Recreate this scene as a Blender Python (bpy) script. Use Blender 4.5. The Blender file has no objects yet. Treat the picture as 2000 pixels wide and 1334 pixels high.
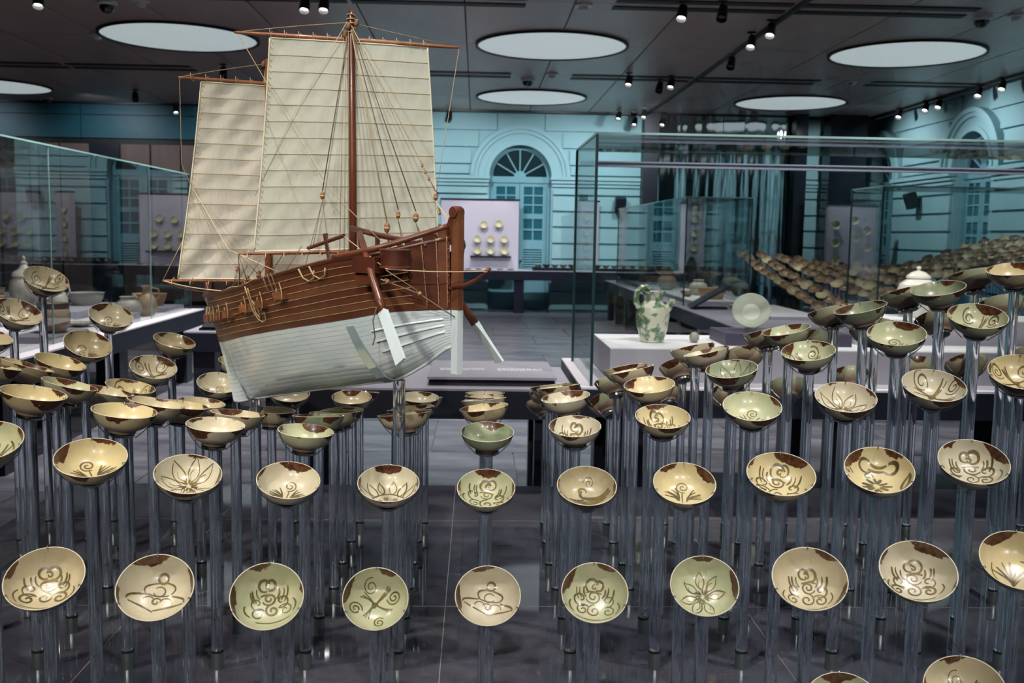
import bpy, math, random
from mathutils import Vector, Matrix

# ---------------------------------------------------------------- camera, world, light, exposure
SC = bpy.context.scene
COL = SC.collection
CAM_Z = 1.6
_yaw, _pitch, _roll = 0.0366, 0.1066, 0.0164
_r0 = Vector((math.cos(_yaw), -math.sin(_yaw), 0))
_f0 = Vector((math.sin(_yaw), math.cos(_yaw), 0))
_fw = _f0 * math.cos(_pitch) - Vector((0, 0, 1)) * math.sin(_pitch)
_dn = -Vector((0, 0, 1)) * math.cos(_pitch) - _f0 * math.sin(_pitch)
_xi = _r0 * math.cos(_roll) - _dn * math.sin(_roll)
_yi = _r0 * math.sin(_roll) + _dn * math.cos(_roll)
cam_data = bpy.data.cameras.new('camera')
cam_data.lens = 35.0
cam_data.sensor_width = 36.0
cam_data.clip_start = 0.05
cam_data.clip_end = 80
cam_data.dof.use_dof = True
cam_data.dof.focus_distance = 2.75
cam_data.dof.aperture_fstop = 6.3
camera = bpy.data.objects.new('camera', cam_data)
camera.matrix_world = Matrix(((_xi.x, -_yi.x, -_fw.x, 0), (_xi.y, -_yi.y, -_fw.y, 0),
                              (_xi.z, -_yi.z, -_fw.z, CAM_Z), (0, 0, 0, 1)))
COL.objects.link(camera)
SC.camera = camera

world = bpy.data.worlds.new('world')
SC.world = world
world.use_nodes = True
world.node_tree.nodes['Background'].inputs[0].default_value = (0.02, 0.03, 0.04, 1)
world.node_tree.nodes['Background'].inputs[1].default_value = 1.0

SC.view_settings.view_transform = 'Standard'
SC.view_settings.look = 'None'
SC.view_settings.exposure = 0.12
SC.view_settings.gamma = 1.0
SC.view_settings.use_curve_mapping = False
SC.cycles.max_bounces = 11
SC.cycles.diffuse_bounces = 2
SC.cycles.glossy_bounces = 3
SC.cycles.transmission_bounces = 11
SC.cycles.transparent_max_bounces = 14
SC.cycles.use_adaptive_sampling = True
SC.cycles.adaptive_threshold = 0.06
SC.cycles.adaptive_min_samples = 12
SC.cycles.caustics_reflective = False
SC.cycles.caustics_refractive = False
SC.cycles.sample_clamp_indirect = 4.0

def spot(name, loc, target, power, size_deg, blend=0.6, col=(1, 0.95, 0.88), radius=0.05):
    d = bpy.data.lights.new(name, 'SPOT')
    d.energy = power
    d.spot_size = math.radians(size_deg)
    d.spot_blend = blend
    d.color = col
    d.shadow_soft_size = radius
    o = bpy.data.objects.new(name, d)
    o.location = loc
    o.rotation_euler = (Vector(target) - Vector(loc)).to_track_quat('-Z', 'Y').to_euler()
    COL.objects.link(o)
    return o

CEIL = 4.16
WARM, NEUT, COOL = (1, 0.90, 0.74), (1, 0.96, 0.90), (0.86, 0.95, 1.0)
# track spotlights over the bowls and the ship
for x, y, tx, ty, tz, p, a, c in ((-1.9, 2.1, -1.45, 2.8, 0.9, 270, 62, WARM), (-0.1, 1.9, 0.0, 2.7, 0.9, 230, 58, NEUT), (1.9, 2.1, 1.5, 2.8, 0.9, 240, 62, NEUT),
                                  (-2.6, -3.6, -1.2, 2.9, 1.05, 520, 32, WARM), (0.0, -3.7, 0.1, 2.8, 1.0, 480, 30, NEUT), (2.7, -3.6, 1.4, 2.9, 1.1, 480, 32, NEUT)):
    spot('bowl_spot_light', (x, y, CEIL - 0.2), (tx, ty, tz), p, a, 0.9, c, 0.05)
spot('ship_spot_light', (-1.9, -0.4, CEIL - 0.2), (-0.45, 2.9, 1.65), 200, 26, 0.8, NEUT, 0.04)
# spotlights over the tables
for x, y, tx, ty, p, s in ((1.6, 4.6, 1.7, 6.2, 330, 60), (3.0, 4.8, 3.0, 6.3, 270, 60), (-0.2, 4.8, 0.0, 6.0, 60, 50),
                           (-2.3, 7.0, -3.4, 7.8, 560, 75), (-2.3, 9.6, -3.7, 9.9, 560, 75), (-6.6, 10.6, -7.0, 12.2, 260, 80),
                           (3.3, 9.0, 3.6, 11.5, 200, 60), (3.5, 13.5, 3.4, 14.5, 220, 75), (5.6, 9.0, 6.2, 11.8, 170, 80),
                           (7.4, 10.0, 7.4, 11.8, 110, 70)):
    spot('case_spot_light', (x, y, CEIL - 0.2), (tx, ty, 0.9), p, s, 0.7, NEUT, 0.05)
# wide fill lamps added over the open floor to raise the ambient light
for x, y, w in ((0.2, 8.4, 330), (-1.2, 12.0, 330), (1.2, 15.0, 330), (-2.2, 18.0, 300), (0.5, 11.2, 200), (2.2, 8.2, 200), (-0.4, 5.2, 160), (6.0, 7.4, 200)):
    spot('floor_fill_light', (x, y, CEIL - 0.1), (x, y, 0), w, 110, 0.9, NEUT, 0.06)
# wall washers on the teal walls
for x in (-2.6, -0.4, 1.8, 3.4):
    spot('wall_wash_light', (x, 18.8, CEIL - 0.15), (x, 21.36, 2.2), 210, 100, 0.9, COOL, 0.08)
for x in (-10.5, -7.5, -5.0):  # extra wash lamps added to brighten the dark fascia and brown boards
    spot('wall_wash_light', (x, 19.4, CEIL - 0.15), (x, 21.2, 2.8), 85, 110, 0.9, COOL, 0.08)
for y in (2.5, 6.5, 10.3, 13.2, 16.2, 19.2):
    spot('wall_wash_light', (6.6, y, CEIL - 0.15), (8.5, y, 2.3), 170, 110, 0.9, COOL, 0.08)
for x in (-0.8, 2.0):  # fill lamps added to brighten the wall below the back table
    spot('wall_base_fill', (x, 14.6, CEIL - 0.15), (x, 21.3, 0.2), 420, 34, 0.8, COOL, 0.06)
spot('wall_wash_light', (6.9, 18.6, CEIL - 0.15), (7.2, 21.3, 2.6), 170, 60, 0.8, COOL, 0.08)  # added lamp that lifts the dark wall between the black columns
spot('panel_spot_light', (0.3, 19.4, CEIL - 0.2), (0.2, 21.2, 1.5), 110, 40, 0.7, NEUT, 0.04)

# ---------------------------------------------------------------- materials
MATS = {}

def nd(nt, kind, **kw):
    n = nt.nodes.new(kind)
    for k, v in kw.items():
        if k in n.inputs.keys():
            n.inputs[k].default_value = v
        else:
            setattr(n, k, v)
    return n

def mat(name, color, rough=0.5, metal=0.0, spec=0.5, coat=0.0, emit=None, estr=1.0, trans=0.0, ior=1.45,
        noise=None, nscale=8.0, stretch=(1, 1, 1), bump=0.0, bscale=40.0, coat_rough=0.03, sub=0.0):
    m = bpy.data.materials.new(name)
    m.use_nodes = True
    nt = m.node_tree
    b = nt.nodes['Principled BSDF']
    b.inputs['Base Color'].default_value = (*color, 1)
    b.inputs['Roughness'].default_value = rough
    b.inputs['Metallic'].default_value = metal
    b.inputs['Specular IOR Level'].default_value = spec
    b.inputs['Coat Weight'].default_value = coat
    b.inputs['Coat Roughness'].default_value = coat_rough
    b.inputs['Transmission Weight'].default_value = trans
    b.inputs['IOR'].default_value = ior
    if emit:
        b.inputs['Emission Color'].default_value = (*emit, 1)
        b.inputs['Emission Strength'].default_value = estr
    if noise or bump:
        tc = nd(nt, 'ShaderNodeTexCoord')
        mp = nd(nt, 'ShaderNodeMapping')
        mp.inputs['Scale'].default_value = stretch
        nt.links.new(tc.outputs['Object'], mp.inputs['Vector'])
    if noise:
        t = nd(nt, 'ShaderNodeTexNoise', Scale=nscale, Detail=5.0, Roughness=0.6)
        nt.links.new(mp.outputs[0], t.inputs['Vector'])
        r = nd(nt, 'ShaderNodeValToRGB')
        r.color_ramp.elements[0].position = 0.35
        r.color_ramp.elements[1].position = 0.68
        r.color_ramp.elements[0].color = (*color, 1)
        r.color_ramp.elements[1].color = (*noise, 1)
        nt.links.new(t.outputs[0], r.inputs[0])
        nt.links.new(r.outputs[0], b.inputs['Base Color'])
    if bump:
        t2 = nd(nt, 'ShaderNodeTexNoise', Scale=bscale, Detail=4.0)
        nt.links.new(mp.outputs[0], t2.inputs['Vector'])
        bp = nd(nt, 'ShaderNodeBump', Strength=bump, Distance=0.01)
        nt.links.new(t2.outputs[0], bp.inputs['Height'])
        nt.links.new(bp.outputs[0], b.inputs['Normal'])
    MATS[name] = m
    return m

def pane_mat(name, tint, refl=1.0):
    """clear sheet glass: straight-through transmission plus a Fresnel mirror"""
    m = bpy.data.materials.new(name)
    m.use_nodes = True
    nt = m.node_tree
    nt.nodes.remove(nt.nodes['Principled BSDF'])
    out = nt.nodes['Material Output']
    tr = nd(nt, 'ShaderNodeBsdfTransparent')
    tr.inputs[0].default_value = (*tint, 1)
    gl = nd(nt, 'ShaderNodeBsdfGlossy')
    gl.inputs['Roughness'].default_value = 0.0
    gl.inputs[0].default_value = (0.60, 0.64, 0.64, 1)
    fr = nd(nt, 'ShaderNodeFresnel', IOR=1.5)
    ge = nd(nt, 'ShaderNodeNewGeometry')
    io = nd(nt, 'ShaderNodeMapRange')
    io.inputs[3].default_value = 1.5
    io.inputs[4].default_value = 1 / 1.5
    nt.links.new(ge.outputs['Backfacing'], io.inputs[0])
    nt.links.new(io.outputs[0], fr.inputs['IOR'])
    mx = nd(nt, 'ShaderNodeMixShader')
    nt.links.new(fr.outputs[0], mx.inputs[0])
    nt.links.new(tr.outputs[0], mx.inputs[1])
    nt.links.new(gl.outputs[0], mx.inputs[2])
    nt.links.new(mx.outputs[0], out.inputs[0])
    MATS[name] = m
    return m

pane_mat('sheet_glass', (0.978, 0.992, 0.990))
mat('glass_edge', (0.016, 0.045, 0.05), 0.15, spec=0.8)
mat('glass_edge_bright', (0.24, 0.40, 0.38), 0.12, spec=0.8)
mat('teal_paint', (0.28, 0.48, 0.52), 0.75, noise=(0.31, 0.51, 0.55), nscale=1.5)
mat('teal_joinery', (0.17, 0.37, 0.43), 0.55)
mat('dark_teal', (0.012, 0.085, 0.125), 0.5)
mat('brown_panel', (0.13, 0.085, 0.080), 0.6, noise=(0.19, 0.125, 0.115), nscale=3, stretch=(1, 1, 0.15))
mat('window_glass', (0.006, 0.025, 0.03), 0.12, spec=0.8)
mat('window_glass_pale', (0.02, 0.12, 0.16), 0.15, spec=0.8)
mat('ceiling_panel', (0.36, 0.275, 0.255), 0.38, metal=0.12, noise=(0.45, 0.35, 0.32), nscale=2.5, stretch=(1, 0.25, 1))
mat('black', (0.006, 0.006, 0.008), 0.55)
mat('black_gloss', (0.004, 0.004, 0.008), 0.15)
mat('navy_black', (0.010, 0.010, 0.020), 0.45)
mat('disc_white', (0.75, 0.8, 0.8), 0.6, emit=(0.80, 0.93, 0.95), estr=0.37)
mat('fixture_black', (0.012, 0.012, 0.014), 0.4)
mat('fixture_grey', (0.25, 0.25, 0.28), 0.4)
mat('lens_lit', (1, 1, 1), 0.3, emit=(1, 0.98, 0.94), estr=9.0)
mat('plastic_white', (0.55, 0.55, 0.56), 0.4)
mat('dome_glass', (0.01, 0.01, 0.014), 0.06, spec=0.8)
mat('slab', (0.085, 0.087, 0.115), 0.30, noise=(0.27, 0.27, 0.325), nscale=2.2, stretch=(0.5, 1.6, 1), bump=0.03, bscale=6)
mat('slab_joint', (0.17, 0.17, 0.18), 0.6)
mat('mirror_steel', (0.62, 0.66, 0.68), 0.06, metal=1.0)
mat('table_navy', (0.012, 0.014, 0.026), 0.35)
mat('table_top', (0.36, 0.34, 0.42), 0.5)
mat('table_white', (0.66, 0.63, 0.70), 0.5)
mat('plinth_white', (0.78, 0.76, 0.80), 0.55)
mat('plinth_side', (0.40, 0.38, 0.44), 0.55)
mat('plinth_grey', (0.30, 0.29, 0.35), 0.55)
mat('plinth_purple', (0.055, 0.045, 0.085), 0.5)
mat('display_lavender', (0.52, 0.46, 0.54), 0.7)
mat('aluminium', (0.36, 0.40, 0.52), 0.4, metal=0.1)
mat('print_white', (0.8, 0.8, 0.85), 0.6)
mat('base_plate', (0.022, 0.024, 0.038), 0.04, spec=1.0, noise=(0.075, 0.077, 0.10), nscale=1.6, stretch=(1, 2.5, 1))

# ---------------------------------------------------------------- mesh helpers
class MB:
    """collects faces; build() links them as one mesh object"""
    def __init__(s):
        s.v, s.f, s.mi = [], [], []
        s.cur = 0
    def face(s, idx):
        s.f.append(idx); s.mi.append(s.cur)
    def box(s, x0, x1, y0, y1, z0, z1):
        n = len(s.v)
        s.v += [(x0, y0, z0), (x1, y0, z0), (x1, y1, z0), (x0, y1, z0), (x0, y0, z1), (x1, y0, z1), (x1, y1, z1), (x0, y1, z1)]
        for q in ((0, 3, 2, 1), (4, 5, 6, 7), (0, 1, 5, 4), (1, 2, 6, 5), (2, 3, 7, 6), (3, 0, 4, 7)):
            s.face(tuple(n + i for i in q))
        return s
    def obox(s, c, ax, ay, az, hx, hy, hz):
        """oriented box: centre, three unit axes, half sizes"""
        n = len(s.v)
        c, ax, ay, az = Vector(c), Vector(ax), Vector(ay), Vector(az)
        for dz in (-1, 1):
            for dx, dy in ((-1, -1), (1, -1), (1, 1), (-1, 1)):
                s.v.append(tuple(c + ax * hx * dx + ay * hy * dy + az * hz * dz))
        for q in ((0, 3, 2, 1), (4, 5, 6, 7), (0, 1, 5, 4), (1, 2, 6, 5), (2, 3, 7, 6), (3, 0, 4, 7)):
            s.face(tuple(n + i for i in q))
        return s
    def lathe(s, prof, seg=24, c=(0, 0, 0), axis=None, cap=True, squash=1.0):
        """profile of (radius, height) turned about z (or axis)"""
        n0 = len(s.v)
        M = Matrix.Identity(3)
        if axis is not None:
            M = Vector((0, 0, 1)).rotation_difference(Vector(axis)).to_matrix()
        c = Vector(c)
        rings = []
        for r, z in prof:
            if r <= 1e-7:
                s.v.append(tuple(c + M @ Vector((0, 0, z)))); rings.append([len(s.v) - 1])
            else:
                ids = []
                for k in range(seg):
                    a = 2 * math.pi * k / seg
                    s.v.append(tuple(c + M @ Vector((r * math.cos(a), r * squash * math.sin(a), z))))
                    ids.append(len(s.v) - 1)
                rings.append(ids)
        for A, B in zip(rings, rings[1:]):
            if len(A) == 1 and len(B) == 1:
                continue
            for k in range(seg):
                k2 = (k + 1) % seg
                if len(A) == 1:
                    s.face((A[0], B[k2], B[k]))
                elif len(B) == 1:
                    s.face((A[k], A[k2], B[0]))
                else:
                    s.face((A[k], A[k2], B[k2], B[k]))
        if cap:
            if len(rings[0]) > 1: s.face(tuple(reversed(rings[0])))
            if len(rings[-1]) > 1: s.face(tuple(rings[-1]))
        return s
    def tube(s, pts, r, seg=8, closed=False):
        """round tube along points; r a number or one radius per point"""
        pts = [Vector(p) for p in pts]
        R = r if isinstance(r, (list, tuple)) else [r] * len(pts)
        rings = []
        up = None
        for i, p in enumerate(pts):
            a = pts[max(i - 1, 0)]; b = pts[min(i + 1, len(pts) - 1)]
            t = (b - a)
            t = t.normalized() if t.length > 1e-9 else Vector((0, 0, 1))
            if up is None:
                up = Vector((0, 0, 1)) if abs(t.z) < 0.9 else Vector((1, 0, 0))
            e1 = t.cross(up)
            if e1.length < 1e-6:
                e1 = t.cross(Vector((0.3, 1, 0.2)))
            e1.normalize()
            e2 = e1.cross(t)
            up = e2
            ids = []
            for k in range(seg):
                an = 2 * math.pi * k / seg
                s.v.append(tuple(p + (e1 * math.cos(an) + e2 * math.sin(an)) * R[i])); ids.append(len(s.v) - 1)
            rings.append(ids)
        for A, B in zip(rings, rings[1:]):
            for k in range(seg):
                k2 = (k + 1) % seg
                s.face((A[k], B[k], B[k2], A[k2]))
        s.face(tuple(rings[0])); s.face(tuple(reversed(rings[-1])))
        return s
    def mesh(s, name, mats, smooth=False):
        me = bpy.data.meshes.new(name)
        me.from_pydata(s.v, [], s.f)
        if not isinstance(mats, (list, tuple)):
            mats = [mats]
        for m in mats:
            me.materials.append(MATS[m] if isinstance(m, str) else m)
        if len(mats) > 1:
            me.polygons.foreach_set('material_index', s.mi)
        if smooth:
            me.polygons.foreach_set('use_smooth', [True] * len(s.f))
            if smooth != 'all':
                me.set_sharp_from_angle(angle=math.radians(35))
        me.update()
        return me
    def build(s, name, mats, parent=None, smooth=False, loc=None):
        return link(name, s.mesh(name, mats, smooth), parent, loc)

def link(name, data, parent=None, loc=None):
    o = bpy.data.objects.new(name, data)
    COL.objects.link(o)
    if parent is not None:
        o.parent = parent
    if loc is not None:
        o.location = loc
    return o

def tag(o, label=None, cat=None, group=None, kind=None):
    if label: o['label'] = label
    if cat: o['category'] = cat
    if group: o['group'] = group
    if kind: o['kind'] = kind
    return o

def thing(name, label, cat, loc=(0, 0, 0), rz=0.0, group=None):
    o = link(name, None, None, loc)
    o.rotation_euler = (0, 0, rz)
    return tag(o, label, cat, group)

def structure(o):
    o['kind'] = 'structure'
    return o

ORD = ['zeroth', 'first', 'second', 'third', 'fourth', 'fifth', 'sixth', 'seventh', 'eighth', 'ninth', 'tenth', 'eleventh',
       'twelfth', 'thirteenth', 'fourteenth', 'fifteenth', 'sixteenth', 'seventeenth', 'eighteenth', 'nineteenth']
RND = random.Random(11)

# ================================================================ the room
X_L, X_R, Y_F, Y_B = -13.0, 8.5, -4.0, 21.36

floor = structure(MB().box(X_L, X_R, Y_F, Y_B + 0.3, -0.12, -0.012).build('floor', 'slab_joint'))
slab_me = MB().box(-0.603, 0.603, -0.603, 0.603, -0.012, 0.0).mesh('slab', 'slab')
for iy in range(15):
    for ix in range(14):
        s = link('slab', slab_me, floor, (-7.0 + 1.215 * ix + (0.0 if iy % 2 else 0.6), 4.2 + 1.215 * iy, 0))
for k, (a, b, c, d) in enumerate(((X_L, X_R, Y_F, 3.58), (X_L, -7.61, 3.6, Y_B))):
    MB().box(a, b, c, d, -0.012, 0.0).build('slab', 'slab', floor)

# ceiling of metal panels with open joints
ceiling = structure(MB().box(X_L, X_R, Y_F, Y_B + 0.3, CEIL + 0.03, CEIL + 0.15).build('ceiling', 'black'))
pw, ph = 1.22, 2.535
panel_me = MB().box(-pw / 2 + 0.009, pw / 2 - 0.009, -ph / 2 + 0.007, ph / 2 - 0.007, 0.0, 0.03).mesh('ceiling_panel', 'ceiling_panel')
for j in range(10):
    for i in range(17):
        x = 3.49 + pw * (i - 12.5)
        y = 11.28 + ph * (j - 5.5)
        if x - pw / 2 > X_R - 0.3 or x + pw / 2 < X_L or y - ph / 2 > Y_B:
            continue
        link('ceiling_panel', panel_me, ceiling, (x, y, CEIL))
sl = MB().box(-0.97, 0.97, -0.075, 0.075, -0.012, 0.01).mesh('ventilation_slot', 'black')
for yy in (1.1, 6.2, 11.3, 16.42):
    for xx in (-7.55, -5.52, -2.45, -0.46, 2.46, 4.53, 7.33):
        for dy in (-0.17, 0.17):
            link('ventilation_slot', sl, ceiling, (xx, yy + dy, CEIL))
MB().box(3.465, 3.515, 2.0, 20.9, CEIL - 0.045, CEIL + 0.01).build('lighting_track', 'fixture_black', ceiling)
MB().box(8.16, 8.20, 2.0, 20.9, CEIL - 0.04, CEIL + 0.01).build('lighting_track', 'fixture_black', ceiling)
MB().box(-12.5, 8.3, 21.0, 21.05, CEIL - 0.03, CEIL + 0.01).build('lighting_track', 'fixture_black', ceiling)

# round luminous ceiling discs
disc_me = MB().lathe([(0.0, -0.012), (1.0, -0.012), (1.0, 0.0)], 72, cap=False).mesh('diffuser', 'disc_white')
ring_me = MB().lathe([(1.0, 0.0), (1.0, -0.03), (1.035, -0.03), (1.035, 0.0)], 72, cap=False).mesh('rim_shadow_ring', 'black')  # black ring stands in for the shadow at the recessed disc's rim
for jy, yy in enumerate((3.6, 8.7, 13.8, 18.9)):
    for ix, xx in enumerate((-8.9, -4.0, 0.98, 5.85)):
        where = ['row at front of room', 'row over the bowls', 'nearer visible row', 'row by back wall'][jy]
        which = ['leftmost', 'second from left', 'third from left', 'rightmost'][ix]
        t = thing('ceiling_light', 'round white luminous ceiling disc, %s in the %s' % (which, where), 'ceiling light',
                  (xx, yy, CEIL), group='round ceiling discs')
        link('diffuser', disc_me, t)
        link('rim_shadow_ring', ring_me, t)

# track spotlights, domes, detectors
def spotlight(x, y, z, lit, aim, label):
    t = thing('track_spotlight', label, 'spotlight', (x, y, CEIL), group='ceiling spotlights')
    a = Vector(aim).normalized()
    head = Vector((0, 0, z - CEIL))
    MB().tube([(0, 0, 0), (0, 0, z - CEIL + 0.03)], 0.012, 8).box(-0.05, 0.05, -0.02, 0.02, -0.02, 0.0).build('bracket', 'fixture_black', t)
    MB().lathe([(0.0, -0.10), (0.046, -0.10), (0.056, -0.02), (0.060, 0.07), (0.054, 0.07), (0.050, 0.02)], 20,
               tuple(head), a, cap=False).build('lamp_body', 'fixture_black', t, smooth=True)
    MB().lathe([(0.0, 0.022), (0.051, 0.020)], 20, tuple(head), a, cap=False).build('lens', 'lens_lit' if lit else 'fixture_grey', t)
    return t

spots = [(1, -4.76, 11.24, 'lit spotlight at the top left edge of the ceiling'), (1, -1.89, 11.14, 'lit spotlight left of the mast top, left of a pair'),
         (1, -1.68, 11.12, 'lit spotlight left of the mast top, right of a pair'), (1, 2.20, 11.09, 'lit spotlight hanging from the near ventilation slot'),
         (0, 2.63, 11.04, 'unlit black spotlight beside the lit one at the near slot'), (1, 3.41, 11.89, 'upper lit spotlight on the diagonal ceiling track'),
         (1, 3.38, 12.61, 'second lit spotlight down the diagonal ceiling track'), (0, 3.51, 14.10, 'grey unlit spotlight halfway down the diagonal ceiling track'),
         (1, 2.35, 15.91, 'small lit spotlight above the glass case corner'), (1, 3.05, 16.07, 'lit spotlight beside the unlit one above the glass case'),
         (0, 2.94, 16.48, 'unlit spotlight behind the lit one above the glass case'), (1, 3.30, 20.13, 'bright spotlight at the far end of the track'),
         (1, 3.21, 20.75, 'small bright spotlight below the far track end'), (1, 2.84, 20.47, 'little spotlight above the teal wall right of the arch'),
         (1, 3.78, 20.70, 'lowest small spotlight by the mirrored wall'), (1, -6.18, 20.95, 'lit spotlight against the dark fascia left of the sails'),
         (1, 8.10, 19.28, 'farthest spotlight along the right-hand wall'), (1, 8.15, 18.25, 'second spotlight along the right-hand wall'),
         (1, 8.18, 17.80, 'third spotlight along the right-hand wall'), (1, 8.15, 16.32, 'fourth spotlight along the right-hand wall'),
         (1, 8.15, 15.58, 'nearest spotlight along the right-hand wall'), (0, -0.60, 20.95, 'black spotlight above the teal wall beside the sail'),
         (0, -3.96, 15.93, 'unlit spotlight above the smaller sail'), (0, -6.35, 19.03, 'dim spotlight left of the smaller sail')]
for k, (lit, x, y, lab) in enumerate(spots):
    z = CEIL - (0.14 if k not in (12, 14) else 0.22)
    spotlight(x, y, z, lit, (-0.10 - 0.04 * x, -0.42, -0.85), lab)
for x, y, lab in ((-4.23, 11.80, 'dark security dome camera at upper left of the ceiling'), (0.80, 16.73, 'dark dome camera right of the main sail'),
                  (5.72, 11.49, 'dark dome camera at the upper right of the ceiling'), (-8.58, 20.5, 'small dome camera over the left fascia')):
    t = thing('dome_camera', lab, 'camera', (x, y, CEIL), group='dome cameras')
    MB().lathe([(0.11, 0.0), (0.11, -0.03), (0.09, -0.045), (0.0, -0.045)], 24).build('mount_ring', 'plastic_white', t, smooth=True)
    MB().lathe([(0.085, -0.045), (0.08, -0.085), (0.055, -0.12), (0.0, -0.135)], 24, cap=False).build('dome', 'dome_glass', t, smooth=True)
for x, y, lab in ((1.15, 11.37, 'white smoke detector above the central ceiling disc'), (1.16, 16.15, 'white smoke detector between the two central discs'),
                  (-3.82, 11.71, 'white smoke detector beside the upper left dome camera'), (6.05, 11.35, 'white smoke detector at the upper right corner'),
                  (6.02, 16.25, 'white smoke detector between the right-hand discs'), (-5.08, 13.78, 'small square sensor left of the left disc')):
    t = thing('smoke_detector', lab, 'detector', (x, y, CEIL), group='ceiling detectors')
    MB().lathe([(0.10, 0.0), (0.10, -0.018), (0.065, -0.022), (0.0, -0.022)], 20).build('base_ring', 'plastic_white', t, smooth=True)
    MB().lathe([(0.055, -0.022), (0.05, -0.06), (0.025, -0.075), (0.0, -0.075)], 20, cap=False).build('sensor_head', 'plastic_white', t, smooth=True)

# ---------------------------------------------------------------- teal arcaded walls
SPRING, R_OP = 2.83, 0.66
GROOVES = [0.0, 0.42, 0.76, 1.10, 1.43, 1.78, 2.11, 2.45, 2.62]
GROOVES_UP = [2.86, 3.07, 3.42, 3.77, CEIL]

def half_ring(mb, r0, r1, y0, y1, cx, cz, n=32):
    b = len(mb.v)
    for k in range(n + 1):
        a = math.pi * k / n
        for r, y in ((r0, y0), (r1, y0), (r1, y1), (r0, y1)):
            mb.v.append((cx + r * math.cos(a), y, cz + r * math.sin(a)))
    for k in range(n):
        for q in range(4):
            q2 = (q + 1) % 4
            mb.face((b + 4 * k + q, b + 4 * k + q2, b + 4 * k + 4 + q2, b + 4 * k + 4 + q))
    mb.face((b, b + 3, b + 2, b + 1)); e = b + 4 * n
    mb.face((e, e + 1, e + 2, e + 3))
    return mb

DOOR_N = [0]

def arcade(name, x0, x1, centres, loc, rz):
    mb = MB()
    edges = [x0] + [v for c in centres for v in (c - R_OP, c + R_OP)] + [x1]
    for a, b in zip(edges[0::2], edges[1::2]):
        mb.box(a, b, 0.0, 0.3, 0.0, CEIL + 0.02)
    for c in centres:                                   # spandrels over the openings
        n = 24
        for k in range(n):
            a0, a1 = math.pi * k / n, math.pi * (k + 1) / n
            p = [(c + R_OP * math.cos(a), SPRING + R_OP * math.sin(a)) for a in (a0, a1)]
            i = len(mb.v)
            mb.v += [(p[0][0], 0, p[0][1]), (p[1][0], 0, p[1][1]), (p[1][0], 0, CEIL + 0.02), (p[0][0], 0, CEIL + 0.02),
                     (p[0][0], 0.3, p[0][1]), (p[1][0], 0.3, p[1][1])]
            mb.face((i, i + 3, i + 2, i + 1)); mb.face((i, i + 1, i + 5, i + 4))
        mb.box(c - R_OP, c + R_OP, 0.29, 0.31, 0, SPRING + R_OP)
    wall = structure(mb.build(name, 'teal_paint', None))
    wall.location = loc
    wall.rotation_euler = (0, 0, rz)
    def course(a, b, z0, z1):
        if b - a > 0.05:
            MB().box(a, b, -0.06, 0.0, z0 + 0.022, z1 - 0.022).build('rusticated_course', 'teal_paint', wall)
    for z0, z1 in list(zip(GROOVES, GROOVES[1:])) + list(zip(GROOVES_UP, GROOVES_UP[1:])):
        cur = x0
        for c in centres:
            h = 0.70 if z1 <= SPRING else (math.sqrt(max(0.0, 1.07 ** 2 - (z0 - SPRING) ** 2)) if z0 - SPRING < 1.07 else 0)
            course(cur, c - h, z0, z1)
            cur = c + h
        course(cur, x1, z0, z1)
    cur = x0                                            # impost cornice
    for c in list(centres) + [None]:
        end = (c - R_OP - 0.02) if c is not None else x1
        if end - cur > 0.05:
            m = MB()
            m.box(cur, end, -0.05, 0, 2.63, 2.70).box(cur - 0.02, end + 0.02, -0.09, 0, 2.70, 2.77).box(cur - 0.04, end + 0.04, -0.13, 0, 2.77, 2.84)
            m.build('impost_cornice', 'teal_paint', wall)
        if c is not None:
            cur = c + R_OP + 0.02
    for c in centres:
        for r0, r1, pr in ((R_OP, 0.75, 0.09), (0.75, 0.90, 0.06), (0.90, 0.98, 0.10), (0.98, 1.06, 0.14)):
            half_ring(MB(), r0, r1, -pr, 0.0, c, SPRING).build('archivolt_ring', 'teal_paint', wall, smooth=True)
        door(wall, c, loc, rz)
    return wall

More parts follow.
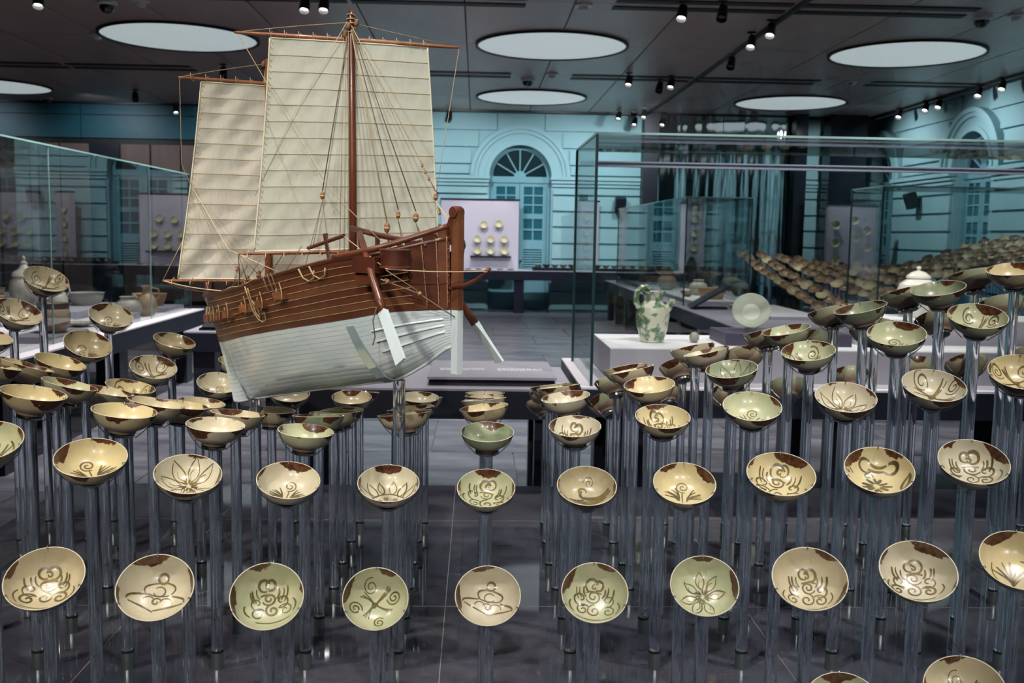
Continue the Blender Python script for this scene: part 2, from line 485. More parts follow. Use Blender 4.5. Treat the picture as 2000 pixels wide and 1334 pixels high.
def door(wall, c, loc, rz):
    DOOR_N[0] += 1
    d = structure(link('door_%d' % DOOR_N[0], None))
    M = Matrix.Translation(loc) @ Matrix.Rotation(rz, 4, 'Z')
    d.location = M @ Vector((c, 0.16, 0.0))
    d.rotation_euler = (0, 0, rz)
    J = 'teal_joinery'
    m = MB()
    m.box(-R_OP, -R_OP + 0.07, 0, 0.08, 0, SPRING).box(R_OP - 0.07, R_OP, 0, 0.08, 0, SPRING).box(-R_OP, R_OP, -0.02, 0.08, SPRING - 0.12, SPRING + 0.01)
    half_ring(m, 0.575, 0.66, 0, 0.08, 0, SPRING)
    m.build('door_frame', J, d)
    gm = MB(); i = len(gm.v); n = 28
    gm.v.append((0, 0.05, SPRING))
    for k in range(n + 1):
        gm.v.append((0.59 * math.cos(math.pi * k / n), 0.05, SPRING + 0.59 * math.sin(math.pi * k / n)))
    for k in range(n):
        gm.face((0, k + 2, k + 1))
    fan = gm.build('fanlight_glass', 'window_glass', d)
    for k in range(1, 6):
        a = math.pi * k / 6
        u = Vector((math.cos(a), 0, math.sin(a)))
        MB().obox(Vector((0, 0.03, SPRING)) + u * 0.36, u, (0, 1, 0), Vector((-u.z, 0, u.x)), 0.24, 0.02, 0.013).build('glazing_bar', J, fan)
    half_ring(MB(), 0.0, 0.13, 0.0, 0.05, 0, SPRING, 16).build('fan_hub', J, fan)
    for sgn in (-1, 1):
        x0, x1 = (0.005, 0.585) if sgn > 0 else (-0.585, -0.005)
        lm = MB()
        px0, px1, mid = x0 + 0.085, x1 - 0.085, (x0 + x1) / 2
        rows = [(2.46, 2.63), (2.26, 2.43), (2.06, 2.23), (1.74, 1.95), (1.50, 1.70)]
        lm.box(x0, px0, 0.01, 0.06, 0.02, SPRING - 0.12).box(px1, x1, 0.01, 0.06, 0.02, SPRING - 0.12)
        z = 0.02
        for za, zb in ((0.02, 0.82), (1.30, 1.50), (1.70, 1.74), (1.95, 2.06), (2.23, 2.26), (2.43, 2.46), (2.63, SPRING - 0.12)):
            lm.box(px0, px1, 0.01, 0.06, za, zb)
        lm.box(mid - 0.015, mid + 0.015, 0.015, 0.055, 1.50, 2.63)
        lf = lm.build('door_leaf', J, d)
        for za, zb in rows:
            for a, b in ((px0, mid - 0.015), (mid + 0.015, px1)):
                MB().box(a, b, 0.035, 0.045, za, zb).build('pane', 'window_glass_pale', lf)
        for k in range(9):
            zz = 0.845 + k * 0.052
            MB().obox(((px0 + px1) / 2, 0.035, zz), (1, 0, 0), (0, 0.8, 0.6), (0, -0.6, 0.8), (px1 - px0) / 2, 0.028, 0.005).build('louvre_slat', J, lf)
        MB().lathe([(0.0, -0.06), (0.022, -0.05), (0.022, -0.03), (0.01, -0.02), (0.01, 0.02)], 12, (x0 + 0.04 if sgn > 0 else x1 - 0.04, 0, 1.05), (0, 1, 0)).build('door_knob', 'fixture_black', lf)

arcade('wall_back', -3.2, 8.5, [0.90], (0, Y_B, 0), 0.0)
arcade('wall_right', -Y_B, -Y_F, [-20.85, -17.0, -13.15, -9.3, -5.45, -1.6], (X_R, 0, 0), -math.pi / 2)
structure(MB().box(X_L - 0.2, X_L, Y_F, Y_B + 0.3, 0, CEIL).build('wall_left', 'dark_teal'))
structure(MB().box(X_L, X_R, Y_F - 0.2, Y_F, 0, CEIL).build('wall_front', 'teal_paint'))

# dark partition at the back left: teal fascia panels over brown boards
part = structure(MB().box(X_L, -3.2, 21.25, 21.6, 0, CEIL).build('wall_back_left', 'black'))
for k in range(5):
    x0 = -13.0 + 2.44 * k - 0.08
    for z0, z1 in ((3.46, 3.92), (3.935, 4.14)):
        MB().box(max(x0 + 0.008, X_L), min(x0 + 2.432, -3.2), 21.2, 21.25, z0, z1).build('fascia_panel', 'dark_teal', part)
for k in range(16):
    x0 = -13.0 + 0.62 * k
    MB().box(x0 + 0.02, min(x0 + 0.6, -3.2), 21.22, 21.25, 0.1, 3.34).build('wall_board', 'table_navy' if k % 5 == 3 else 'brown_panel', part)

# rippled polished-steel wall with two black columns at the back right
mw = structure(MB().box(3.45, 6.45, 20.98, 21.3, 0, CEIL).build('wall_mirrored', 'navy_black'))
MB().box(3.45, 3.75, 20.92, 20.98, 0, CEIL).build('edge_post', 'navy_black', mw)
for k in range(6):
    x0 = 3.76 + 0.45 * k
    m = MB()
    NX, NZ = 26, 10
    rr = random.Random(40 + k)
    ph1, ph2, am = rr.uniform(0, 6), rr.uniform(0, 6), rr.uniform(0.005, 0.008)
    for j in range(NZ + 1):
        z = 0.05 + 4.08 * j / NZ
        for i in range(NX + 1):
            x = x0 + 0.44 * i / NX
            u = i / NX
            y = 20.95 - am * (math.sin(2 * math.pi * 0.9 * u + ph1 + 0.25 * z) + 0.4 * math.sin(2 * math.pi * 1.9 * u + ph2 - 0.3 * z))
            m.v.append((x, y, z))
    for j in range(NZ):
        for i in range(NX):
            a = j * (NX + 1) + i
            m.face((a, a + 1, a + NX + 2, a + NX + 1))
    m.build('mirror_panel', 'mirror_steel', mw, smooth='all')
for n, (x0, x1) in enumerate(((6.50, 6.75), (7.22, 7.98))):
    tag(MB().box(x0, x1, 20.5, 20.95, 0, CEIL).box(x0 - 0.02, x1 + 0.02, 20.48, 20.97, 0, 0.12).build('column', 'black_gloss'),
        'narrow black column beside the mirrored wall' if n == 0 else 'wide black column at the back right', 'column')
for x, z, y0, lab in ((1.12 - 2.05, 2.36, 21.28, 'small dark blue sign box on the teal wall above the lavender panel'),):
    tag(MB().box(x - 0.09, x + 0.09, y0, 21.325, z, z + 0.12).box(x - 0.08, x + 0.08, y0 - 0.008, y0, z + 0.01, z + 0.11).build('sign_box', 'table_navy'), lab, 'sign')
def wall_speaker(loc, rz, lab):
    t = thing('wall_speaker', lab, 'speaker', loc, rz)
    MB().box(-0.03, 0.03, -0.10, 0.0, -0.03, 0.03).build('bracket', 'fixture_black', t)
    MB().obox((0, -0.17, -0.02), (1, 0, 0), (0, 0.94, 0.34), (0, -0.34, 0.94), 0.11, 0.09, 0.15).build('cabinet', 'navy_black', t)
wall_speaker((3.02, 21.32, 2.30), 0, 'dark wall speaker behind the corner of the right glass case')
wall_speaker((8.46, 18.95, 2.40), -math.pi / 2, 'dark wall speaker beside the right-hand arch')

# ================================================================ tables, glass cases, pottery
def table(label, x0, x1, y0, y1, top='table_top', zt=0.75, fascia=0.17, legs=(), lw=0.09):
    t = thing('display_table', label, 'table', ((x0 + x1) / 2, (y0 + y1) / 2, 0))
    cx, cy = (x0 + x1) / 2, (y0 + y1) / 2
    MB().box(x0 - cx, x1 - cx, y0 - cy, y1 - cy, zt - 0.012, zt).build('table_top', top, t)
    m = MB()
    m.box(x0 - cx, x1 - cx, y0 - cy, y0 - cy + 0.05, zt - fascia, zt - 0.012).box(x0 - cx, x1 - cx, y1 - cy - 0.05, y1 - cy, zt - fascia, zt - 0.012)
    m.box(x0 - cx, x0 - cx + 0.05, y0 - cy + 0.05, y1 - cy - 0.05, zt - fascia, zt - 0.012).box(x1 - cx - 0.05, x1 - cx, y0 - cy + 0.05, y1 - cy - 0.05, zt - fascia, zt - 0.012)
    m.box(x0 - cx + 0.05, x1 - cx - 0.05, y0 - cy + 0.05, y1 - cy - 0.05, zt - fascia + 0.02, zt - 0.012)
    m.build('apron', 'table_navy', t)
    for lx, ly in legs:
        MB().box(lx - lw - cx, lx + lw - cx, ly - lw - cy, ly + lw - cy, 0, zt - fascia).build('leg', 'table_navy', t)
    return t

def glass_case(label, x0, x1, y0, y1, z0, z1, joints_y=(), joints_x=(), dark_edge=True, top=True):
    t = thing('glass_case', label, 'display case', ((x0 + x1) / 2, (y0 + y1) / 2, z0))
    cx, cy = (x0 + x1) / 2, (y0 + y1) / 2
    h = z1 - z0
    g = 0.006
    def pane(a, b, c, d, e, f):
        MB().box(a - cx, b - cx, c - cy, d - cy, e, f).build('pane', 'sheet_glass', t)
    ys = [y0] + list(joints_y) + [y1]
    for ya, yb in zip(ys, ys[1:]):
        pane(x0, x0 + g, ya + 0.004, yb - 0.004, 0.001, h)
        pane(x1 - g, x1, ya + 0.004, yb - 0.004, 0.001, h)
    xs = [x0] + list(joints_x) + [x1]
    for xa, xb in zip(xs, xs[1:]):
        pane(xa + 0.008, xb - 0.008, y0, y0 + g, 0.001, h)
        pane(xa + 0.008, xb - 0.008, y1 - g, y1, 0.001, h)
    if top:
        pane(x0 + 0.008, x1 - 0.008, y0 + 0.008, y1 - 0.008, h - g, h)
    e = 0.008
    em = 'glass_edge'
    def edge(a, b, c, d, z_, w_, m_):
        MB().box(a - cx, b - cx, c - cy, d - cy, z_, w_).build('glass_edge', m_, t)
    for x in (x0, x1):
        for y in (y0, y1):
            edge(x - e, x + e, y - e, y + e, 0.001, h, em)
    for y in joints_y:
        edge(x0 - 0.002, x0 + g + 0.002, y - 0.004, y + 0.004, 0.001, h, 'glass_edge_bright')
        edge(x1 - g - 0.002, x1 + 0.002, y - 0.004, y + 0.004, 0.001, h, 'glass_edge_bright')
    for x in joints_x:
        edge(x - 0.004, x + 0.004, y0 - 0.002, y0 + g + 0.002, 0.001, h, 'glass_edge_bright')
    for y in (y0, y1):
        edge(x0, x1, y - 0.007, y + 0.007, h, h + 0.012, 'glass_edge_bright')
    for x in (x0, x1):
        edge(x - 0.007, x + 0.007, y0, y1, h, h + 0.012, 'glass_edge_bright')
    return t

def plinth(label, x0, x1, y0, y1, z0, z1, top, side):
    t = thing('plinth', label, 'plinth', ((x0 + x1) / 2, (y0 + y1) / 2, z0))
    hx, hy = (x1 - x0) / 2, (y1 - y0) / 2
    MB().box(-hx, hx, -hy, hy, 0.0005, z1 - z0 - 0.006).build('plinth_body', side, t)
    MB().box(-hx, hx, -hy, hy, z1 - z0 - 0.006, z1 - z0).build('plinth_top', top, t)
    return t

mat('clay_buff', (0.42, 0.32, 0.22), 0.45, noise=(0.30, 0.20, 0.12), nscale=9, coat=0.3)
mat('clay_brown', (0.34, 0.19, 0.10), 0.4, noise=(0.16, 0.08, 0.04), nscale=7, coat=0.4)
mat('clay_orange', (0.50, 0.27, 0.12), 0.5, noise=(0.36, 0.22, 0.13), nscale=6, coat=0.2)
mat('clay_grey', (0.38, 0.36, 0.33), 0.45, noise=(0.25, 0.23, 0.20), nscale=8, coat=0.3)
mat('white_ware', (0.82, 0.79, 0.70), 0.25, coat=0.6)
mat('celadon', (0.34, 0.38, 0.31), 0.4, coat=0.15, noise=(0.42, 0.42, 0.36), nscale=9)
mat('iron_rim', (0.10, 0.045, 0.03), 0.4)

def patch_mat(name, a, b, c, scale):
    """white ground splashed with rounded green patches"""
    m = mat(name, a, 0.2, coat=0.8)
    nt = m.node_tree
    bs = nt.nodes['Principled BSDF']
    tc = nd(nt, 'ShaderNodeTexCoord')
    vo = nd(nt, 'ShaderNodeTexNoise', Scale=scale, Detail=1.0, Distortion=0.4)
    nt.links.new(tc.outputs['Object'], vo.inputs['Vector'])
    r = nd(nt, 'ShaderNodeValToRGB')
    e = r.color_ramp.elements
    e[0].position = 0.475; e[0].color = (*a, 1); e[1].position = 0.505; e[1].color = (*c, 1)
    k = e.new(0.60); k.color = (*b, 1)
    nt.links.new(vo.outputs[0], r.inputs[0])
    ns = nd(nt, 'ShaderNodeTexNoise', Scale=scale * 4.0, Detail=3.0)
    nt.links.new(tc.outputs['Object'], ns.inputs['Vector'])
    mx = nd(nt, 'ShaderNodeMix', data_type='RGBA')
    mx.inputs[7].default_value = (*a, 1)
    rr = nd(nt, 'ShaderNodeValToRGB')
    rr.color_ramp.elements[0].position = 0.52; rr.color_ramp.elements[1].position = 0.80
    nt.links.new(ns.outputs[0], rr.inputs[0])
    nt.links.new(rr.outputs[0], mx.inputs[0])
    nt.links.new(r.outputs[0], mx.inputs[6])
    nt.links.new(mx.outputs[2], bs.inputs['Base Color'])
    return m

patch_mat('green_splash', (0.62, 0.60, 0.50), (0.09, 0.18, 0.085), (0.24, 0.33, 0.21), 19)

def pot(name, label, cat, prof, loc, m, scale=1.0, parts=(), group=None, seg=28, squash=1.0):
    """lathe-turned vessel with a wall thickness; parts = [(name, MB, material)]"""
    pr = [(r * scale, z * scale) for r, z in prof]
    t = max(0.003, 0.02 * scale)
    inner = [(max(r - t, 0.001), z) for r, z in reversed(pr) if z > pr[0][1] + 2 * t]
    full = pr + inner + [(0.0, pr[0][1] + 2 * t)]
    if parts:
        o = thing(name, label, cat, loc, group=group)
        MB().lathe(full, seg, cap=True, squash=squash).build('vessel_body', m, o, smooth=True)
        for pn, mb, pm in parts:
            mb.build(pn, pm, o, smooth=True)
        return o
    o = MB().lathe(full, seg, cap=True, squash=squash).build(name, m, None, smooth=True, loc=loc)
    return tag(o, label, cat, group)

JAR = [(0.30, 0), (0.34, 0.05), (0.46, 0.25), (0.50, 0.50), (0.46, 0.72), (0.40, 0.80), (0.41, 0.86), (0.43, 0.90)]
ROUND = [(0.26, 0), (0.30, 0.03), (0.46, 0.22), (0.50, 0.42), (0.42, 0.62), (0.28, 0.72), (0.27, 0.80), (0.32, 0.84)]
BASIN = [(0.36, 0), (0.38, 0.02), (0.47, 0.22), (0.50, 0.36), (0.53, 0.38)]
BOWL_P = [(0.18, 0), (0.19, 0.04), (0.36, 0.16), (0.46, 0.30), (0.50, 0.40)]
EWER = [(0.22, 0), (0.25, 0.04), (0.34, 0.25), (0.36, 0.48), (0.28, 0.70), (0.16, 0.82), (0.15, 1.0), (0.20, 1.08), (0.20, 1.12)]
DISH = [(0.20, 0), (0.22, 0.03), (0.40, 0.08), (0.50, 0.15)]
BOTTLE = [(0.20, 0), (0.22, 0.05), (0.20, 0.45), (0.28, 0.75), (0.28, 1.1), (0.14, 1.38), (0.10, 1.42)]
DISH_FOOT = [(0.24, 0), (0.12, 0.06), (0.10, 0.34), (0.30, 0.42), (0.50, 0.50), (0.52, 0.52)]

def handle(pts, r, s):
    return MB().tube([Vector(p) * s for p in pts], r * s, 8)

# --- left case
table('long white-topped table with dark apron under the left glass case', -4.75, -2.95, 3.2, 10.9, 'table_white',
      legs=[(x, y) for x in (-3.12, -4.5) for y in (4.4, 6.5, 8.6, 10.55)], lw=0.10)
glass_case('long glass case of pottery left of the ship', -4.65, -3.08, 3.3, 11.1 - 0.25, 0.75, 2.18, joints_y=(5.15, 7.35, 9.55))
plinth('low grey plinth under the big iron-rimmed jar in the left case', -3.42, -3.10, 7.35, 8.05, 0.75, 0.80, 'plinth_grey', 'plinth_grey')
pot('storage_jar', 'big buff jar with iron-brown rim in left case, behind tall bowls', 'jar', JAR, (-3.225, 7.70, 0.80), 'clay_buff', 0.25,
    parts=[('rim_band', MB().lathe([(0.113, 0.187), (0.118, 0.226), (0.108, 0.227)], 28, cap=False), 'iron_rim'),
           ('lug', handle([(-0.46, 0, 0.62), (-0.56, 0, 0.68), (-0.50, 0, 0.76), (-0.42, 0, 0.76)], 0.03, 0.25), 'clay_buff')])
pot('storage_jar', 'orange-buff jar at the far left edge behind the bowls', 'jar', JAR, (-3.36, 6.85, 0.751), 'clay_orange', 0.24)
pot('dish', 'shallow pale dish beside the big iron-rimmed jar', 'dish', DISH, (-3.42, 8.70, 0.751), 'clay_grey', 0.26)
pot('dish', 'small flat dish at front edge of the left table', 'dish', DISH, (-3.19, 8.64, 0.751), 'clay_grey', 0.14)
plinth('small grey block in left case beneath the pale jar', -3.27, -3.12, 8.85, 9.35, 0.75, 0.83, 'plinth_grey', 'plinth_grey')
pot('ewer', 'buff ewer with tall neck near the end of the left case', 'ewer', EWER, (-3.22, 9.85, 0.751), 'clay_buff', 0.27,
    parts=[('handle', handle([(0.30, 0, 0.55), (0.46, 0, 0.75), (0.42, 0, 0.98), (0.18, 0, 1.03)], 0.035, 0.27), 'clay_buff'),
           ('spout', MB().tube([(-0.08, 0, 0.16), (-0.125, 0, 0.20), (-0.135, 0, 0.215)], [0.018, 0.013, 0.012], 8), 'clay_buff')])
pot('jar', 'grey round jar with short neck left of the buff ewer', 'jar', ROUND, (-3.30, 9.55, 0.751), 'clay_grey', 0.25)
pot('figurine_jar', 'tiny brown lidded jar beside the grey jar', 'jar', ROUND, (-3.62, 9.95, 0.751), 'clay_brown', 0.10,
    parts=[('lid', MB().lathe([(0.03, 0.085), (0.025, 0.10), (0.008, 0.11), (0.01, 0.125), (0, 0.13)], 16), 'clay_brown')])
pot('basin', 'orange basin at the far end of the left case', 'basin', BASIN, (-3.42, 10.55, 0.80), 'clay_orange', 0.34)
plinth('low grey slab under the orange basin', -3.68, -3.14, 10.28, 10.80, 0.75, 0.80, 'plinth_grey', 'plinth_grey')
pot('basin', 'terracotta basin in the back row of the left case', 'basin', BASIN, (-4.30, 8.85, 0.88), 'clay_orange', 0.30)
plinth('grey plinth under the terracotta basin', -4.58, -4.02, 8.40, 9.30, 0.75, 0.88, 'plinth_grey', 'plinth_grey')
pot('censer', 'pale tiered censer behind the terracotta basin', 'censer', JAR, (-4.35, 9.75, 0.88), 'clay_grey', 0.28,
    parts=[('lid', MB().lathe([(0.12, 0.25), (0.10, 0.29), (0.05, 0.32), (0.03, 0.36), (0.035, 0.38), (0, 0.41)], 20), 'clay_grey'),
           ('finial', MB().lathe([(0.014, 0.405), (0.02, 0.425), (0, 0.45)], 12), 'clay_grey')])
pot('ewer', 'grey two-handled ewer in the back row of the left case', 'ewer', EWER, (-3.95, 9.55, 0.82), 'clay_grey', 0.24,
    parts=[('handle', handle([(0.30, 0, 0.55), (0.46, 0, 0.75), (0.42, 0, 0.98), (0.18, 0, 1.03)], 0.035, 0.24), 'clay_grey'),
           ('handle', handle([(-0.30, 0, 0.55), (-0.46, 0, 0.75), (-0.42, 0, 0.98), (-0.18, 0, 1.03)], 0.035, 0.24), 'clay_grey')])
plinth('grey slab under the two-handled ewer and wide grey basin', -4.20, -3.72, 9.38, 10.7, 0.75, 0.82, 'plinth_grey', 'plinth_grey')
pot('basin', 'wide grey basin behind the grey round jar', 'basin', BASIN, (-3.96, 10.25, 0.82), 'clay_grey', 0.34)
pot('covered_bowl', 'pale covered bowl at the back of the left case end', 'bowl', BASIN, (-4.43, 10.35, 0.751), 'clay_grey', 0.34,
    parts=[('lid', MB().lathe([(0.18, 0.13), (0.15, 0.18), (0.08, 0.21), (0, 0.22)], 24), 'clay_grey')])

# a further case and wall table seen through the left case
table('second dark table beyond the left glass case', -9.2, -5.4, 11.6, 13.2, 'table_top', legs=[(-9.0, 11.8), (-5.6, 11.8), (-7.3, 11.8)])
for k, (x, pr, mm, s, lab) in enumerate(((-8.6, JAR, 'clay_grey', 0.26, 'dim grey jar, leftmost on the second table'), (-7.9, BASIN, 'clay_brown', 0.34, 'dim brown basin on the second table'),
                                    (-7.1, EWER, 'clay_grey', 0.26, 'dim grey ewer on the second table'), (-6.4, ROUND, 'clay_brown', 0.28, 'dim brown round jar on the second table'),
                                    (-5.8, BASIN, 'clay_buff', 0.32, 'dim buff basin, rightmost on the second table'))):
    pot('vessel', lab, 'vessel', pr, (x, 12.1, 0.751), mm, s)
table('low grey table left of the ship behind the bowls', -2.45, -1.35, 8.4, 9.5, 'table_top', legs=[(-2.3, 8.55), (-1.5, 8.55), (-2.3, 9.35), (-1.5, 9.35)])
tag(MB().box(-2.35, -1.6, 8.5, 8.95, 0.751, 0.77).obox((-1.975, 8.72, 0.82), (1, 0, 0), (0, 0.97, 0.24), (0, -0.24, 0.97), 0.36, 0.2, 0.006).build('label_panel', 'black_gloss'),
    'black label slab on the low grey table left of the ship', 'label panel')

# --- middle table with the text panel
table('lavender-topped table with black apron directly behind the bowls', -1.15, 0.55, 5.45, 6.42, 'table_top',
      legs=[(-0.97, 5.62), (-0.42, 5.75), (0.40, 5.62), (-0.97, 6.25), (0.40, 6.25)], lw=0.06)
lp = thing('label_panel', 'wide grey text panel on the lavender table right of the hull', 'label panel', (0.09, 5.90, 0.7505))
MB().box(-0.35, 0.36, -0.34, 0.36, 0.0, 0.035).build('panel_foot', 'black_gloss', lp)
MB().box(-0.36, 0.37, -0.345, 0.38, 0.035, 0.05).build('panel_face', 'plinth_grey', lp)
rr = random.Random(3)
tm = MB()
for blk, (bx, n) in enumerate(((-0.30, 4), (0.04, 4))):
    for ln in range(n):
        x = bx
        yy = 0.02 - 0.026 * ln
        end = bx + (0.27 if ln < n - 1 else 0.17)
        while x < end:
            w = rr.uniform(0.012, 0.034)
            tm.box(x, min(x + w, end), yy, yy + 0.011, 0.0502, 0.0506)
            x += w + 0.007
tm.build('printed_text', 'print_white', lp)

# --- right case
table('long dark table under the right glass case', 0.60, 5.2, 5.55, 6.90, 'table_white', legs=[(x, y) for x in (0.9, 2.2, 3.5, 4.9) for y in (5.8, 6.7)])
rc = glass_case('large glass case at right holding the green-splashed ewer', 0.66, 5.1, 5.6, 6.72, 0.75, 2.165, joints_x=(3.25,))
MB().box(-2.2, 2.2, 0.47, 0.53, 1.31, 1.345).box(-2.2, 2.2, 0.455, 0.47, 1.335, 1.341).build('lighting_rail', 'aluminium', rc)
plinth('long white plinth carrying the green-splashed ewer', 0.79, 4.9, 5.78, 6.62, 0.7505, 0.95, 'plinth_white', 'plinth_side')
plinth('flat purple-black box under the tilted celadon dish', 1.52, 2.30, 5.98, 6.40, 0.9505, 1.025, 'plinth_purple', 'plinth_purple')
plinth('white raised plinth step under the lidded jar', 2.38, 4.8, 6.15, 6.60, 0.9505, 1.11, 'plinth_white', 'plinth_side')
S = 0.34
ew = thing('green_splashed_ewer', 'tall white ewer splashed with green patches in the right case', 'ewer', (1.10, 6.15, 0.951))
MB().lathe([(r * S, z * S) for r, z in ((0.20, 0), (0.215, 0.01), (0.22, 0.05), (0.285, 0.28), (0.31, 0.50), (0.285, 0.64), (0.20, 0.71), (0.165, 0.76), (0.18, 0.84), (0.225, 0.93),
            (0.21, 0.93), (0.15, 0.76), (0.0, 0.70))], 40).build('vessel_body', 'green_splash', ew, smooth=True)
handle([(-0.26, -0.05, 0.62), (-0.33, -0.05, 0.75), (-0.30, -0.05, 0.92), (-0.22, -0.04, 1.0), (-0.13, -0.03, 0.98), (-0.10, -0.02, 0.93)], 0.055, S).build('handle', 'green_splash', ew, smooth=True)
handle([(-0.22, -0.04, 1.0), (-0.14, -0.07, 1.02), (-0.08, -0.10, 0.97)], 0.04, S).build('handle_head', 'green_splash', ew, smooth=True)
MB().tube([Vector(p) * S for p in ((0.22, -0.06, 0.58), (0.28, -0.08, 0.66), (0.33, -0.10, 0.75), (0.34, -0.10, 0.80))], [0.028, 0.025, 0.020, 0.016], 10).build('spout', 'green_splash', ew, smooth=True)
MB().lathe([(0, -0.015), (0.018, -0.008), (0.02, 0.004), (0.012, 0.014), (0, 0.017)], 12, Vector((0.33, -0.10, 0.70)) * S).build('spout_head', 'green_splash', ew, smooth=True)
ball = MB()
rb = random.Random(8)
ball.lathe([(0.0, 0.0), (0.017, 0.002), (0.029, 0.015), (0.032, 0.032), (0.027, 0.05), (0.016, 0.060), (0.009, 0.063), (0.005, 0.058), (0.0, 0.056)], 14)
ball.v = [(x + rb.uniform(-0.0015, 0.0015), y + rb.uniform(-0.0015, 0.0015), max(z + rb.uniform(-0.0012, 0.0012), 0)) for x, y, z in ball.v]
tag(ball.build('clay_ball', 'clay_grey', None, smooth=True, loc=(1.365, 6.15, 0.951)), 'small knobbly pale clay ball beside the green-splashed ewer', 'ball')
dn = Vector((-0.20, -0.86, 0.47)).normalized()
dish = MB().lathe([(0.0, 0.0), (0.05, 0.0), (0.052, 0.006), (0.085, 0.016), (0.118, 0.034), (0.115, 0.036), (0.085, 0.021), (0.060, 0.0135), (0.057, 0.0110), (0.052, 0.0105), (0.0, 0.0100)], 40, (0, 0, 0), dn).build(
    'celadon_dish', 'celadon', None, smooth=True, loc=Vector((1.72, 6.16, 1.15)) - dn * 0.02)
tag(dish, 'round celadon dish tilted on a wire stand in the right case', 'dish')
st = thing('dish_stand', 'thin wire stand holding up the tilted celadon dish', 'stand', (1.72, 6.20, 1.0255))
MB().tube([(0, 0.02, 0.0), (0.0, 0.02, 0.06), (0.0, 0.045, 0.12)], 0.003, 6).build('stand_post', 'fixture_grey', st)
MB().tube([(-0.04, -0.075, 0.03), (-0.03, -0.03, 0.01), (0, 0.02, 0.012), (0.03, -0.03, 0.01), (0.04, -0.075, 0.03)], 0.0025, 6).build('stand_prong', 'fixture_grey', st)
lj = thing('lidded_jar', 'round white lidded jar with knob finial at upper right', 'jar', (2.86, 6.36, 1.1105))
MB().lathe([(0.07, 0), (0.075, 0.01), (0.125, 0.09), (0.135, 0.15), (0.115, 0.215), (0.075, 0.245), (0.07, 0.25), (0.0, 0.25)], 40).build('vessel_body', 'white_ware', lj, smooth=True)
ld = MB().lathe([(0.070, 0.25), (0.078, 0.255), (0.075, 0.268), (0.045, 0.292), (0.018, 0.302), (0.0, 0.303)], 36).build('lid', 'white_ware', lj, smooth=True)
MB().lathe([(0.008, 0.300), (0.010, 0.308), (0.016, 0.318), (0.012, 0.329), (0, 0.333)], 16).build('finial', 'white_ware', ld, smooth=True)
pot('jar', 'small white jar with two lug handles left of the lidded jar', 'jar', ROUND, (2.57, 6.34, 1.1105), 'white_ware', 0.11,
    parts=[('lug', handle([(0.36, 0, 0.66), (0.46, 0, 0.74), (0.34, 0, 0.80)], 0.04, 0.11), 'white_ware'), ('lug', handle([(-0.36, 0, 0.66), (-0.46, 0, 0.74), (-0.34, 0, 0.80)], 0.04, 0.11), 'white_ware')])
gb = thing('green_box', 'square green-splashed lobed box behind the rightmost bowls', 'box', (3.36, 6.36, 1.1105))
MB().box(-0.06, 0.06, -0.05, 0.05, 0.0, 0.012).obox((0, 0, 0.06), (1, 0, 0), (0, 1, 0), (0, 0, 1), 0.068, 0.055, 0.047).build('box_body', 'green_splash', gb)
MB().box(-0.07, 0.07, -0.057, 0.057, 0.107, 0.128).box(-0.05, 0.05, -0.04, 0.04, 0.128, 0.134).build('box_lid', 'green_splash', gb)
pot('bowl', 'green-splashed small bowl between lidded jar and green box', 'bowl', BOWL_P, (3.12, 6.30, 1.1105), 'green_splash', 0.14)

# --- long table with the second case, further back
table('long dark table running away behind the right case', 2.50, 3.75, 9.4, 19.4, 'table_top', legs=[(x, y) for x in (2.66, 3.58) for y in (9.7, 12.4, 13.6, 15.2, 17.0, 18.2, 19.1)], lw=0.11)
glass_case('tall glass case on the long table behind the green-splashed ewer', 2.60, 3.42, 12.4, 18.4, 0.75, 2.10)
plinth('white display step in the far glass case', 2.75, 3.35, 12.6, 18.2, 0.7505, 0.80, 'plinth_white', 'plinth_side')
for x, y, pr, mm, s, lab in ((2.98, 17.8, BOTTLE, 'clay_grey', 0.32, 'tall pale bottle in the far glass case'), (3.05, 17.0, BOWL_P, 'clay_brown', 0.34, 'brown bowl in front of the tall pale bottle'),
                             (3.10, 15.9, DISH_FOOT, 'clay_buff', 0.50, 'wide stem dish in the far glass case'), (2.92, 15.2, ROUND, 'clay_buff', 0.30, 'buff round pot below the wide stem dish'),
                             (3.12, 13.9, ROUND, 'celadon', 0.26, 'celadon round jar in the far glass case'), (2.88, 13.5, BOWL_P, 'clay_buff', 0.20, 'little buff bowl before the celadon jar'),
                             (3.12, 13.1, BASIN, 'clay_orange', 0.38, 'wide buff basin nearest in the far glass case')):
    pot('vessel', lab, 'vessel', pr, (x, y, 0.8005), mm, s)
plinth('white strip plinth on the near end of the long table', 3.12, 3.7, 10.4, 12.2, 0.7505, 0.79, 'plinth_white', 'plinth_side')
sp = thing('info_panel', 'slanted navy information panel on the long table edge', 'label panel', (2.80, 11.9, 0.7505))
MB().box(-0.22, 0.22, -0.05, 0.05, 0, 0.03).build('panel_foot', 'table_navy', sp)
MB().obox((0, 0, 0.155), Vector((0.86, 0, 0.5)), (0, 1, 0), Vector((-0.5, 0, 0.86)), 0.26, 0.16, 0.012).build('panel_face', 'table_navy', sp)

